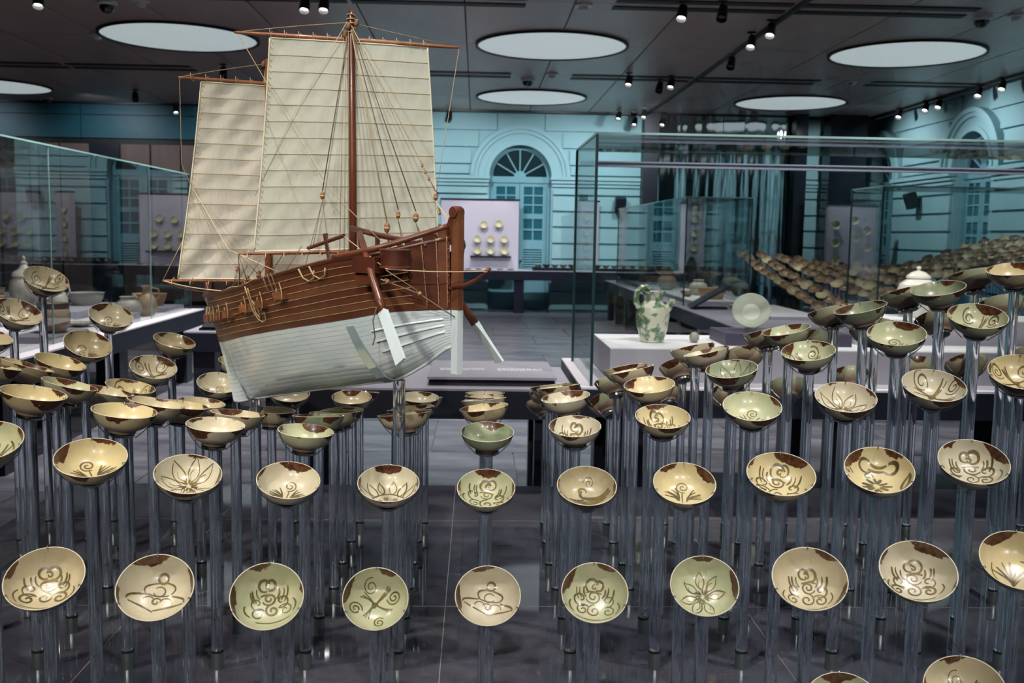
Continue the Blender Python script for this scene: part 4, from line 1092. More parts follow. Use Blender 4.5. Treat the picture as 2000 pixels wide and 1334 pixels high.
MOTIF_NAME = {'cloud': 'brown cloud scrolls', 'hill': 'a brown tiered hill', 'spirals': 'spirals and leaves', 'petals': 'an open lotus', 'lotus': 'a lotus with seed pod',
              'tuft': 'grass tufts and spiral', 'grass': 'a spray of grass', 'bird': 'a brown bird', 'flower': 'a bold flower', 'none': 'no figure'}
BOWLS = [  # column, row, x, y, foot height, axis, right-hand direction, diameter, glaze, motif
    (3,-3,0.7786,1.9657,0.6013,-0.215,-0.51,0.833,0.961,-0.264,0.086,0.156,'g','cloud'),
    (4,-3,1.0346,1.9657,0.6348,-0.252,-0.488,0.836,0.939,-0.334,0.088,0.161,'c','spirals'),
    (-4,-2,-0.9593,2.2194,0.7744,0.07,-0.559,0.826,0.97,0.233,0.076,0.172,'c','cloud'),
    (-3,-2,-0.7172,2.2194,0.7599,0.121,-0.636,0.762,0.981,0.193,0.005,0.169,'w','hill'),
    (-2,-2,-0.4677,2.2194,0.745,0.1,-0.691,0.716,0.991,0.132,-0.011,0.164,'g','cloud'),
    (-1,-2,-0.2218,2.2194,0.7453,0.055,-0.741,0.67,0.998,0.066,-0.009,0.149,'g','spirals'),
    (0,-2,0.0354,2.2194,0.7485,-0.015,-0.675,0.738,1.0,-0.013,0.008,0.15,'w','hill'),
    (1,-2,0.2814,2.2194,0.7552,-0.065,-0.66,0.748,0.996,-0.083,0.013,0.153,'g','cloud'),
    (2,-2,0.5351,2.2194,0.7706,-0.109,-0.644,0.757,0.988,-0.152,0.013,0.156,'g','petals'),
    (3,-2,0.7805,2.2194,0.7833,-0.154,-0.595,0.789,0.973,-0.229,0.017,0.17,'c','cloud'),
    (4,-2,1.0335,2.2194,0.7995,-0.165,-0.55,0.819,0.956,-0.292,-0.004,0.172,'w','cloud'),
    (5,-2,1.2696,2.2194,0.825,-0.164,-0.53,0.832,0.939,-0.342,-0.033,0.172,'y','grass'),
    (-5,-1,-1.2043,2.4731,1.0217,0.074,-0.391,0.918,0.929,0.362,0.08,0.172,'g','grass'),
    (-4,-1,-0.9551,2.4731,0.9818,0.123,-0.353,0.928,0.947,0.321,-0.004,0.172,'y','tuft'),
    (-3,-1,-0.7202,2.4731,0.9456,0.17,-0.367,0.914,0.96,0.27,-0.07,0.164,'w','petals'),
    (-2,-1,-0.4701,2.4731,0.9331,0.128,-0.362,0.923,0.98,0.187,-0.063,0.157,'w','tuft'),
    (-1,-1,-0.2165,2.4731,0.928,0.045,-0.383,0.923,0.996,0.084,-0.014,0.155,'w','lotus'),
    (0,-1,0.0312,2.4731,0.922,-0.013,-0.439,0.898,1.0,-0.01,0.01,0.147,'g','cloud'),
    (1,-1,0.2859,2.4731,0.9286,-0.027,-0.449,0.893,0.996,-0.083,-0.012,0.151,'o','bird'),
    (2,-1,0.5356,2.4731,0.9357,-0.065,-0.458,0.887,0.987,-0.163,-0.012,0.158,'y','tuft'),
    (3,-1,0.7818,2.4731,0.957,-0.075,-0.438,0.896,0.972,-0.233,-0.032,0.172,'y','cloud'),
    (4,-1,1.0353,2.4731,0.9718,-0.126,-0.481,0.867,0.953,-0.301,-0.028,0.172,'y','flower'),
    (5,-1,1.2785,2.4731,0.9946,-0.129,-0.47,0.873,0.932,-0.357,-0.054,0.172,'w','cloud'),
    (-5,0,-1.2141,2.7268,1.0937,0.206,-0.002,0.979,0.897,0.399,-0.188,0.172,'y','none'),
    (-4,0,-0.9671,2.7268,1.0464,0.142,-0.033,0.989,0.937,0.327,-0.124,0.172,'y','none'),
    (-3,0,-0.7176,2.7268,1.0146,0.104,-0.052,0.993,0.965,0.249,-0.088,0.159,'w','grass'),
    (-2,0,-0.4707,2.7268,1.0011,0.099,-0.042,0.994,0.982,0.167,-0.091,0.154,'g','none'),
    (0,0,0.0352,2.7268,1.0072,0.003,-0.191,0.982,1.0,-0.008,-0.004,0.148,'e','none'),
    (1,0,0.2805,2.7268,1.0267,-0.05,-0.226,0.973,0.995,-0.096,0.028,0.146,'w','cloud'),
    (2,0,0.5234,2.7268,1.0554,-0.029,-0.274,0.961,0.986,-0.164,-0.017,0.153,'y','cloud'),
    (3,0,0.7743,2.7268,1.0863,-0.071,-0.347,0.935,0.971,-0.238,-0.015,0.162,'g','tuft'),
    (4,0,1.0368,2.7268,1.1137,-0.086,-0.359,0.929,0.95,-0.31,-0.031,0.167,'w','petals'),
    (5,0,1.2818,2.7268,1.1492,-0.058,-0.396,0.917,0.931,-0.352,-0.093,0.172,'w','spirals'),
    (6,0,1.5306,2.7268,1.1914,-0.151,-0.433,0.889,0.905,-0.423,-0.053,0.172,'y','spirals'),
    (-6,1,-1.4541,2.9805,1.1361,0.221,0.16,0.962,0.875,0.403,-0.268,0.172,'c','none'),
    (-5,1,-1.2231,2.9805,1.0831,0.252,0.089,0.964,0.895,0.358,-0.267,0.161,'g','none'),
    (-4,1,-0.967,2.9805,1.0263,0.199,0.074,0.977,0.933,0.29,-0.212,0.17,'c','none'),
    (-3,1,-0.7198,2.9805,0.9978,0.113,0.073,0.991,0.967,0.221,-0.126,0.162,'c','none'),
    (-2,1,-0.4716,2.9805,0.9938,-0.0,0.122,0.992,0.988,0.153,-0.018,0.157,'e','none'),
    (-1,1,-0.2097,2.9805,1.0007,-0.093,0.123,0.988,0.993,0.082,0.083,0.163,'c','none'),
    (0,1,0.0337,2.9805,1.0288,-0.132,0.022,0.991,0.991,-0.004,0.132,0.149,'y','none'),
    (1,1,0.2819,2.9805,1.0636,-0.149,-0.059,0.987,0.985,-0.096,0.143,0.15,'w','grass'),
    (2,1,0.5336,2.9805,1.1036,-0.116,-0.171,0.978,0.98,-0.178,0.085,0.155,'y','grass'),
    (3,1,0.7864,2.9805,1.1553,-0.178,-0.19,0.966,0.957,-0.264,0.124,0.157,'e','petals'),
    (4,1,1.0182,2.9805,1.2128,-0.178,-0.235,0.956,0.94,-0.328,0.095,0.161,'g','spirals'),
    (5,1,1.284,2.9805,1.2672,-0.152,-0.316,0.936,0.924,-0.381,0.021,0.172,'g','tuft'),
    (6,1,1.5261,2.9805,1.3244,-0.096,-0.365,0.926,0.909,-0.411,-0.068,0.172,'g','spirals'),
    (-6,2,-1.4664,3.2342,1.1023,0.288,0.169,0.943,0.868,0.37,-0.331,0.172,'y','none'),
    (-5,2,-1.2068,3.2342,1.0197,0.218,0.077,0.973,0.915,0.331,-0.231,0.169,'c','none'),
    (-4,2,-0.9608,3.2342,0.9774,0.164,0.062,0.984,0.947,0.27,-0.175,0.166,'y','none'),
    (-2,2,-0.4626,3.2342,0.9588,-0.033,0.094,0.995,0.99,0.142,0.019,0.157,'c','none'),
    (-1,2,-0.2143,3.2342,0.9708,-0.026,0.155,0.988,0.997,0.069,0.015,0.149,'c','none'),
    (0,2,0.0339,3.2342,1.0096,-0.098,0.135,0.986,0.995,0.005,0.098,0.149,'w','none'),
    (1,2,0.281,3.2342,1.0561,-0.135,0.131,0.982,0.987,-0.065,0.144,0.146,'c','none'),
    (2,2,0.5281,3.2342,1.1146,-0.223,0.125,0.967,0.962,-0.13,0.238,0.15,'c','none'),
    (3,2,0.7728,3.2342,1.1782,-0.252,0.067,0.965,0.941,-0.214,0.261,0.153,'w','none'),
    (4,2,1.0349,3.2342,1.2517,-0.235,-0.047,0.971,0.927,-0.311,0.209,0.158,'g','none'),
    (5,2,1.28,3.2342,1.3241,-0.26,-0.047,0.964,0.899,-0.377,0.224,0.17,'e','none'),
    (6,2,1.5322,3.2342,1.3919,-0.239,-0.152,0.959,0.883,-0.445,0.149,0.172,'e','none'),
    (7,2,1.7792,3.2342,1.4591,-0.194,-0.153,0.969,0.866,-0.491,0.096,0.172,'y','none'),
    (-7,3,-1.7091,3.4879,1.1716,0.341,-0.069,0.938,0.843,0.465,-0.272,0.172,'c','none'),
    (-6,3,-1.4609,3.4879,1.0811,0.322,-0.035,0.946,0.872,0.399,-0.282,0.172,'y','none'),
    (-5,3,-1.2163,3.4879,0.9971,0.232,-0.045,0.972,0.92,0.333,-0.205,0.169,'y','spirals'),
    (-4,3,-0.9682,3.4879,0.9413,0.146,-0.02,0.989,0.955,0.263,-0.136,0.166,'c','none'),
    (-3,3,-0.7161,3.4879,0.9175,0.056,0.026,0.998,0.979,0.195,-0.059,0.16,'c','none'),
    (-2,3,-0.4684,3.4879,0.9201,-0.04,0.011,0.999,0.991,0.132,0.038,0.154,'y','none'),
    (-1,3,-0.2149,3.4879,0.9338,-0.09,0.068,0.994,0.994,0.069,0.086,0.153,'y','none'),
    (0,3,0.0359,3.4879,0.9698,-0.063,0.145,0.987,0.998,0.0,0.064,0.146,'c','none'),
    (1,3,0.2762,3.4879,1.0194,-0.129,0.198,0.972,0.989,-0.05,0.142,0.15,'c','none'),
    (2,3,0.5433,3.4879,1.0829,-0.181,0.276,0.944,0.972,-0.096,0.214,0.158,'c','none'),
    (3,3,0.7822,3.4879,1.1572,-0.188,0.271,0.944,0.959,-0.159,0.236,0.16,'c','none'),
    (4,3,1.0414,3.4879,1.2163,-0.177,0.268,0.947,0.943,-0.229,0.241,0.162,'g','none'),
    (5,3,1.275,3.4879,1.2978,-0.168,0.298,0.94,0.927,-0.277,0.254,0.165,'g','none'),
    (6,3,1.5384,3.4879,1.3636,-0.18,0.313,0.933,0.901,-0.329,0.284,0.172,'g','none'),
    (7,3,1.7748,3.4879,1.4307,-0.106,0.309,0.945,0.89,-0.395,0.229,0.172,'g','none'),
    (-7,4,-1.715,3.7416,1.24,0.465,-0.269,0.844,0.81,0.514,-0.282,0.172,'w','spirals'),
    (-6,4,-1.4584,3.7416,1.1236,0.38,-0.37,0.848,0.876,0.44,-0.2,0.172,'o','tuft'),
    (-5,4,-1.2136,3.7416,1.0371,0.259,-0.332,0.907,0.928,0.345,-0.139,0.17,'w','spirals'),
    (-4,4,-0.971,3.7416,0.9833,0.187,-0.332,0.924,0.957,0.272,-0.096,0.156,'w','tuft'),
    (-3,4,-0.7015,3.7416,0.9471,0.103,-0.29,0.952,0.981,0.189,-0.048,0.15,'w','none'),
    (-2,4,-0.4667,3.7416,0.9324,0.034,-0.201,0.979,0.992,0.122,-0.01,0.149,'c','none'),
    (-1,4,-0.2124,3.7416,0.934,0.039,-0.118,0.992,0.998,0.061,-0.032,0.148,'w','grass'),
    (0,4,0.0356,3.7416,0.9387,-0.011,0.062,0.998,1.0,-0.007,0.012,0.148,'c','none'),
    (1,4,0.284,3.7416,0.9575,-0.103,0.31,0.945,0.992,-0.039,0.12,0.149,'c','none'),
    (2,4,0.5428,3.7416,1.0048,-0.173,0.42,0.891,0.975,-0.053,0.214,0.158,'g','none'),
    (3,4,0.791,3.7416,1.066,-0.131,0.499,0.857,0.972,-0.104,0.209,0.16,'c','none'),
    (4,4,1.0352,3.7416,1.1124,-0.059,0.533,0.844,0.968,-0.177,0.18,0.162,'c','none'),
    (5,4,1.2825,3.7416,1.1735,-0.004,0.512,0.859,0.954,-0.254,0.156,0.165,'e','none'),
    (6,4,1.527,3.7416,1.2162,-0.03,0.542,0.84,0.939,-0.273,0.209,0.168,'g','none'),
    (7,4,1.7816,3.7416,1.2538,-0.004,0.534,0.845,0.921,-0.328,0.211,0.172,'g','none'),
    (8,4,2.0258,3.7416,1.3158,0.009,0.504,0.864,0.899,-0.382,0.214,0.172,'g','none'),
    (-7,5,-1.715,3.9953,1.3502,0.434,-0.339,0.835,0.835,0.498,-0.232,0.172,'w','spirals'),
    (-6,5,-1.4605,3.9953,1.209,0.335,-0.37,0.867,0.895,0.411,-0.17,0.17,'w','tuft'),
    (-5,5,-1.2145,3.9953,1.1071,0.291,-0.176,0.941,0.917,0.331,-0.222,0.164,'o','grass'),
    (-4,5,-0.9599,3.9953,1.0239,0.219,-0.131,0.967,0.95,0.254,-0.181,0.157,'c','none'),
    (-3,5,-0.7199,3.9953,0.9552,0.116,-0.089,0.989,0.978,0.182,-0.098,0.156,'c','none'),
    (-2,5,-0.4668,3.9953,0.9091,0.062,0.135,0.989,0.992,0.105,-0.077,0.153,'c','none'),
    (-1,5,-0.2025,3.9953,0.8833,-0.079,0.14,0.987,0.996,0.061,0.071,0.15,'c','none'),
    (0,5,0.0411,3.9953,0.9057,-0.011,0.079,0.997,1.0,-0.008,0.012,0.16,'c','none'),
    (1,5,0.2917,3.9953,0.8747,-0.121,0.462,0.878,0.99,-0.006,0.14,0.156,'c','none'),
    (2,5,0.5521,3.9953,0.8843,-0.178,0.613,0.769,0.976,0.013,0.216,0.161,'g','none'),
    (3,5,0.79,3.9953,0.9268,-0.091,0.652,0.753,0.981,-0.069,0.179,0.158,'g','none'),
    (4,5,1.0434,3.9953,0.9246,-0.06,0.656,0.752,0.974,-0.127,0.188,0.16,'g','none'),
    (5,5,1.2876,3.9953,0.9534,0.019,0.687,0.727,0.966,-0.199,0.163,0.163,'g','none'),
    (6,5,1.5409,3.9953,0.9984,0.027,0.636,0.771,0.95,-0.257,0.179,0.166,'g','none'),
    (7,5,1.8066,3.9953,1.0413,0.031,0.586,0.81,0.929,-0.315,0.192,0.169,'g','none'),
    (8,5,2.0334,3.9953,1.0515,0.053,0.633,0.772,0.919,-0.334,0.211,0.172,'c','none'),
    (9,5,2.295,3.9953,1.0942,0.021,0.546,0.837,0.89,-0.391,0.233,0.172,'c','none'),
]

SLEEVE = MB().lathe([(0.0172, 0), (0.0172, 0.046), (0.0165, 0.048), (0.0, 0.048)], 20).mesh('base_sleeve', 'steel_dark', smooth=True)
GASKET = MB().lathe([(0.0176, 0.048), (0.0176, 0.054), (0.0, 0.054)], 20).mesh('gasket', 'gasket', smooth=True)
DISC = MB().lathe([(0.0, -0.012), (0.0315, -0.012), (0.0335, -0.011), (0.0335, -0.0045), (0.0, -0.0045)], 24, cap=False).mesh('mount_disc', 'steel', smooth=True)
FOOT_DARK = MB().lathe([(0.0, -0.0045), (0.030, -0.0045), (0.030, -0.0004), (0.0, -0.0004)], 24, cap=False).mesh('dark_foot_disc', 'gasket', smooth=True)  # black disc: dark unglazed foot and the shadow band beneath it
def clip_mesh():
    pts = [(0.033, 0, -0.010), (0.0365, 0, -0.0080), (0.052, 0, 0.0090), (0.0645, 0, 0.0240), (0.0728, 0, 0.0400), (0.0772, 0, 0.0515), (0.0755, 0, 0.0548), (0.0715, 0, 0.0538), (0.0695, 0, 0.0480)]
    return MB().tube(pts, 0.0012, 5).mesh('wire_clip', 'steel', smooth='all')
CLIP = clip_mesh()
R_ROD = 0.0158

def rod_mesh(h0, foot, n):
    """acrylic rod whose top is cut to the slope of the mount"""
    m = MB()
    seg = 24
    for top in (0, 1):
        for k in range(seg):
            a = 2 * math.pi * k / seg
            x, y = R_ROD * math.cos(a), R_ROD * math.sin(a)
            z = h0 if not top else foot - 0.0122 - max(-0.03, min(0.03, (n[0] * x + n[1] * y) / max(n[2], 0.3)))
            m.v.append((x, y, z))
    for k in range(seg):
        k2 = (k + 1) % seg
        m.face((k, k2, seg + k2, seg + k))
    m.face(tuple(reversed(range(seg)))); m.face(tuple(range(seg, 2 * seg)))
    return m.mesh('acrylic_rod', 'acrylic', smooth=True)

ROW_NAME = {-3: 'the bottom row', -2: 'the second row', -1: 'the third row', 0: 'the fourth row', 1: 'the fifth row', 2: 'the sixth row',
            3: 'the seventh row', 4: 'the eighth row', 5: 'the ninth row'}
byrow = {}
for q in BOWLS:
    byrow.setdefault(q[1], []).append(q)
for k in sorted(byrow):
    for pos, q in enumerate(sorted(byrow[k], key=lambda r: r[2]), 1):
        i, k_, X, Y, H, nx, ny, nz, ax, ay, az, D, tone, mot = q
        n = Vector((nx, ny, nz)).normalized()
        xl = Vector((ax, ay, az)); xl = (xl - n * xl.dot(n)).normalized()
        yl = n.cross(xl)
        s = D / 0.15
        M = Matrix(((xl.x * s, yl.x * s, n.x * s, X), (xl.y * s, yl.y * s, n.y * s, Y), (xl.z * s, yl.z * s, n.z * s, H), (0, 0, 0, 1)))
        where = '%s from left in %s' % (ORD[pos], ROW_NAME[k])
        lab = ('%s bowl with %s, %s' % (TONE_NAME[tone], MOTIF_NAME[mot], where)) if mot != 'none' else ('%s glazed bowl, %s of bowls' % (TONE_NAME[tone], where))
        o = link('glazed_bowl', BOWL_ME[tone])
        o.matrix_world = M
        tag(o, lab, 'bowl', 'painted bowls on acrylic rods')
        if mot != 'none':
            link('painted_motif', motif_mesh(mot, 100 * k + i, 0.04 if k < -1 else 0.16, 1.05 if k < -1 else 1.15), o)
        st = thing('bowl_stand', 'clear acrylic rod stand under bowl %s' % where, 'bowl stand', (X, Y, BASE_Z), group='acrylic bowl stands')
        link('acrylic_rod', rod_mesh(0.0545, H - BASE_Z, n), st)
        link('base_sleeve', SLEEVE, st)
        link('gasket', GASKET, st)
        L = Matrix.Translation((0, 0, H - BASE_Z)) @ Matrix(((xl.x, yl.x, n.x, 0), (xl.y, yl.y, n.y, 0), (xl.z, yl.z, n.z, 0), (0, 0, 0, 1)))
        d = link('mount_disc', DISC, st)
        d.matrix_local = L
        link('dark_foot_disc', FOOT_DARK, st).matrix_local = L
        for a in (90, 205, 335):
            c = link('wire_clip', CLIP, st)
            c.matrix_local = L @ Matrix.Scale(s, 4) @ Matrix.Rotation(math.radians(a), 4, 'Z')

# ---------------------------------------------------------------- the far wave of bowls at the right
fb = thing('far_case_base', 'low dark base of the far wave of bowls', 'base', (0, 0, 0))
MB().box(3.84, 8.3, 10.6, 15.2, 0, 0.34).build('base_body', 'navy_black', fb)
MB().box(3.84, 8.3, 10.6, 15.2, 0.34, 0.35).build('base_plate', 'base_plate', fb)
ROD_FAR = {}
def interp(x, pts):
    if x <= pts[0][0]: return pts[0][1]
    for (a, b), (c, d) in zip(pts, pts[1:]):
        if x <= c:
            t = (x - a) / (c - a); t = t * t * (3 - 2 * t)
            return b + (d - b) * t
    return pts[-1][1]
def far_h(x, y):
    near = interp(x, [(4.1, 0.72), (4.7, 0.92), (5.8, 1.36), (7.0, 1.66)])
    back = interp(x, [(3.9, 1.36), (6.05, 1.14), (8.2, 1.66)])
    t = (y - 10.8) / 4.2
    return near * (1 - t) + back * t - 0.05 * math.sin(math.pi * t)
rf = random.Random(5)
for j in range(14):
    line_x = [3.98 + 0.285 * i for i in range(15) if 3.98 + 0.285 * i < 0.567 * (10.85 + 0.31 * j) + 0.1]
    for i, x in enumerate(line_x):
        y = 10.85 + 0.31 * j
        h = far_h(x, y) + rf.uniform(-0.012, 0.012)
        gx = (far_h(x + .05, y) - far_h(x - .05, y)) / 0.1
        gy = (far_h(x, y + .05) - far_h(x, y - .05)) / 0.1
        n = Vector((-gx * 1.6 + rf.uniform(-.18, .18), -gy * 1.6 - 0.42 + rf.uniform(-.18, .18), 1)).normalized()
        o = link('far_bowl', FAR_ME[rf.choice('bbobcb')], None, (x, y, h))
        o.rotation_mode = 'QUATERNION'
        o.rotation_quaternion = Vector((0, 0, 1)).rotation_difference(n)
        o.scale = (1.18, 1.18, 1.18)
        wh = '%s from left in %s row of the far wave' % (ORD[i + 1], ORD[j + 1])
        tag(o, 'small blurred bowl, ' + wh, 'bowl', 'bowls in the far wave')
        key = round(h - 0.012, 2)
        if key not in ROD_FAR:
            ROD_FAR[key] = MB().lathe([(0.0, 0), (0.014, 0), (0.014, key - 0.35), (0.0, key - 0.35)], 10).mesh('far_bowl_rod', 'acrylic_far', smooth=True)
        tag(link('far_bowl_rod', ROD_FAR[key], None, (x, y, 0.35)), 'thin clear rod under bowl ' + wh, 'bowl stand', 'rods of the far wave')

# ================================================================ the sailing ship model
mat('ship_wood', (0.145, 0.042, 0.020), 0.38, noise=(0.085, 0.024, 0.012), nscale=22, stretch=(0.25, 1, 1), coat=0.35, coat_rough=0.2)
mat('ship_wood_light', (0.21, 0.080, 0.036), 0.42, noise=(0.11, 0.038, 0.018), nscale=22, stretch=(0.25, 1, 1), coat=0.25, coat_rough=0.25)
mat('ship_wood_dark', (0.065, 0.017, 0.011), 0.35, noise=(0.10, 0.028, 0.015), nscale=30, stretch=(0.3, 1, 1), coat=0.4, coat_rough=0.2)
mat('mast_wood', (0.13, 0.036, 0.018), 0.32, noise=(0.075, 0.020, 0.012), nscale=40, stretch=(1, 1, 0.1), coat=0.5, coat_rough=0.15)
mat('spar_wood', (0.30, 0.115, 0.050), 0.4, noise=(0.17, 0.06, 0.03), nscale=30, coat=0.3)
mat('rope', (0.40, 0.30, 0.175), 0.85, noise=(0.27, 0.19, 0.10), nscale=120)
mat('rope_dark', (0.12, 0.085, 0.05), 0.85)
mat('rope_pale', (0.55, 0.43, 0.27), 0.85)
mat('seam_cord', (0.40, 0.28, 0.15), 0.85, noise=(0.20, 0.12, 0.06), nscale=200)
mat('block_wood', (0.22, 0.10, 0.045), 0.45)
mat('ice_resin', (0.74, 0.88, 0.95), 0.28, trans=0.10, ior=1.3, spec=0.6, noise=(0.88, 0.94, 0.97), nscale=4)
mat('ice_resin_white', (0.76, 0.87, 0.92), 0.35, trans=0.15, ior=1.3)
mat('ice_edge', (0.82, 0.91, 0.94), 0.3)

def sail_mat(name, a, b):
    m = mat(name, a, 0.75, spec=0.25, noise=b, nscale=7, bump=0.35, bscale=1.0, stretch=(38, 38, 16))
    nt = m.node_tree
    bs = nt.nodes['Principled BSDF']
    bs.inputs['Sheen Weight'].default_value = 0.3
    tr = nd(nt, 'ShaderNodeBsdfTranslucent')
    tr.inputs[0].default_value = (*a, 1)
    mx = nd(nt, 'ShaderNodeMixShader')
    mx.inputs[0].default_value = 0.30
    nt.links.new(bs.outputs[0], mx.inputs[1]); nt.links.new(tr.outputs[0], mx.inputs[2])
    nt.links.new(mx.outputs[0], nt.nodes['Material Output'].inputs[0])
sail_mat('sail_main', (0.54, 0.56, 0.47), (0.585, 0.60, 0.51))
sail_mat('sail_fore', (0.60, 0.575, 0.49), (0.67, 0.635, 0.555))
mat('seam_thread', (0.42, 0.32, 0.18), 0.9)
mat('sail_hem', (0.56, 0.55, 0.43), 0.8)

SHIP_Z = 1.197
ship = thing('ship_model', 'wooden two-masted sailing ship model with pale sails and icy translucent lower hull', 'ship model', (-0.2096, 2.7268, SHIP_Z), math.atan2(-0.70808, 0.70613))

def lerp(a, b, t): return a + (b - a) * t
def tab(a, vals):
    n = len(vals) - 1
    f = min(max(a, 0), 1) * n
    i = min(int(f), n - 1)
    t = f - i
    p0, p1, p2, p3 = vals[max(i - 1, 0)], vals[i], vals[i + 1], vals[min(i + 2, n)]
    return 0.5 * ((2 * p1) + (-p0 + p2) * t + (2 * p0 - 5 * p1 + 4 * p2 - p3) * t * t + (-p0 + 3 * p1 - 3 * p2 + p3) * t ** 3)
ZK = [1.033, 1.054, 1.075, 1.096, 1.117, 1.138, 1.158, 1.179, 1.200, 1.250, 1.313]
ZW = [1.226, 1.238, 1.255, 1.275, 1.294, 1.313, 1.332, 1.351, 1.372, 1.395, 1.405]
ZS = [1.385, 1.384, 1.393, 1.407, 1.425, 1.450, 1.475, 1.500, 1.525, 1.545, 1.585]
BB = [0.008, 0.085, 0.135, 0.170, 0.190, 0.200, 0.203, 0.200, 0.186, 0.145, 0.012]
def t_stem(z): return -0.837 - 0.153 * ((z - 1.033) / 0.352) ** 1.1 if z > 1.033 else -0.837
def t_stern(z): return 0.215
LW = 0.58                                   # level of the waterline
def hull(a, lam, side, off=0.0):
    """point of the hull: a along the length, lam from keel (0) to rail (1)"""
    zk, zw, zs = tab(a, ZK), tab(a, ZW), tab(a, ZS)
    z = lerp(zk, zw, lam / LW) if lam <= LW else lerp(zw, zs, (lam - LW) / (1 - LW))
    t = lerp(t_stem(z), t_stern(z), a)
    end = abs(2 * a - 1) ** 3
    ex = lerp(0.52, 0.95, end)
    v = max(tab(a, BB), 0.0) * (max(lam, 0.0) ** ex) * (1 - 0.05 * max(0, lam - 0.8)) + 0.005
    return Vector((t, side * (v + off), z - SHIP_Z))

NA = 44
def plank(side, l0, l1, name, m, off, thick, a0=0.0, a1=1.0, ef=0.08):
    mb = MB()
    for i in range(NA + 1):
        a = a0 + (a1 - a0) * i / NA
        e = ef * (l1 - l0)
        for lam, o in ((l1 - e * 0.4, off), (l1 - e, off + thick), (l0 + e, off + thick), (l0 + e * 0.4, off)):
            mb.v.append(tuple(hull(a, lam, side, o)))
    for i in range(NA):
        for q in range(3):
            b = 4 * i + q
            f = (b, b + 1, b + 5, b + 4)
            mb.face(f if side > 0 else tuple(reversed(f)))
    return mb.build(name, m, ship, smooth=True)

# inner hull shells (brown above the waterline, icy below), then every strake
def shell(side, l0, l1, name, m, n=8):
    mb = MB()
    for i in range(NA + 1):
        for j in range(n + 1):
            mb.v.append(tuple(hull(i / NA, lerp(l0, l1, j / n), side)))
    for i in range(NA):
        for j in range(n):
            b = i * (n + 1) + j
            f = (b, b + n + 1, b + n + 2, b + 1)
            mb.face(f if side < 0 else tuple(reversed(f)))
    return mb.build(name, m, ship, smooth='all')
for side in (-1, 1):
    shell(side, LW, 1.0, 'hull_shell', 'ship_wood_dark')
    shell(side, 0.0, LW, 'hull_shell', 'ice_resin')
    NU, NLO = 8, 14
    for k in range(NU):
        mm = ('ship_wood', 'ship_wood_light', 'ship_wood')[k % 3] if k not in (0, NU - 1) else 'ship_wood'
        plank(side, lerp(LW, 1, k / NU), lerp(LW, 1, (k + 1) / NU), 'hull_plank', mm, 0.0005, 0.0019)
        if k > 0:
            MB().tube([hull(i / NA, lerp(LW, 1, k / NU), side, 0.0030) for i in range(NA + 1)], 0.0013, 5).build('seam_rope', 'seam_cord', ship, smooth='all')
    for k in range(NLO):
        plank(side, LW * k / NLO, LW * (k + 1) / NLO, 'lower_hull_plank', 'ice_resin', 0.0002, 0.0013, ef=0.07)
    MB().tube([hull(i / NA, 1.0, side, 0.002) + Vector((0, 0, 0.003)) for i in range(NA + 1)], 0.0062, 8).build('cap_rail', 'ship_wood_dark', ship, smooth='all')
    MB().tube([hull(lerp(0.80, 0.998, i / 14), 1.0 + 0.03 * (i / 14) ** 2, side, 0.004) + Vector((0, 0, 0.010 + 0.012 * (i / 14) ** 2)) for i in range(15)], 0.0075, 8).build('stern_rail', 'ship_wood', ship, smooth='all')
# keel bar, stem, deck
MB().tube([hull(i / NA, 0.0, 1) * 1.0 - Vector((0, 0.005, 0)) for i in range(NA + 1)], 0.0065, 8).build('keel', 'ice_edge', ship, smooth='all')
def stem_pt(z, d=0.0): return (t_stem(z) - d, 0, z - SHIP_Z)
MB().tube([stem_pt(lerp(1.035, 1.226, i / 8)) for i in range(9)], 0.0065, 8).build('stem_lower', 'ice_edge', ship, smooth='all')
MB().tube([stem_pt(lerp(1.226, 1.385, i / 8)) for i in range(9)], 0.0085, 8).build('stem', 'ship_wood', ship, smooth='all')
MB().tube([(-0.988, 0, 0.180), (-1.000, 0, 0.205), (-1.008, 0, 0.225), (-1.016, 0, 0.232)], [0.009, 0.010, 0.010, 0.006], 10).build('stem_head', 'ship_wood', ship, smooth='all')
dk = MB()
for i in range(NA + 1):
    for s in (-1, 1):
        p = hull(i / NA, 0.93, s); dk.v.append(tuple(p))
for i in range(NA):
    b = 2 * i
    dk.face((b, b + 2, b + 3, b + 1))
dk.build('deck', 'ship_wood_light', ship)
# through-beam ends with rope lashings on both sides
for side in (-1, 1):
    for k, a in enumerate((0.03, 0.07, 0.11, 0.155, 0.205, 0.265, 0.33, 0.44, 0.52, 0.61)):
        lam = 0.80 if k < 7 else (0.84 if k == 9 else 0.81)
        p = hull(a, lam, side)
        p2 = hull(a + 0.01, lam, side)
        ax = (p2 - p).normalized()
        ay = Vector((-ax.y, ax.x, 0)).normalized() * (1 if side > 0 else -1)
        ay = Vector((0.15 * ax.x * 0, side, 0)).normalized() if k > 2 else ay * 1.0
        if ay.y * side < 0: ay = -ay
        az = ax.cross(ay).normalized()
        MB().obox(p + ay * 0.014, ax, ay, az, 0.0125, 0.016, 0.0115).build('beam_end', 'spar_wood' if k % 3 == 1 else 'ship_wood_light', ship)
        MB().tube([p + ay * 0.021 + ax * 0.0145 * c + az * (0.0135 * s_) for c, s_ in ((-0.6, -1.6), (-1, -0.2), (-0.7, 1), (0.2, 1.15), (0.9, 0.8), (1.05, -0.4), (0.8, -1.7), (0.5, -2.6))], 0.0016, 5).build('lashing', 'rope', ship, smooth='all')
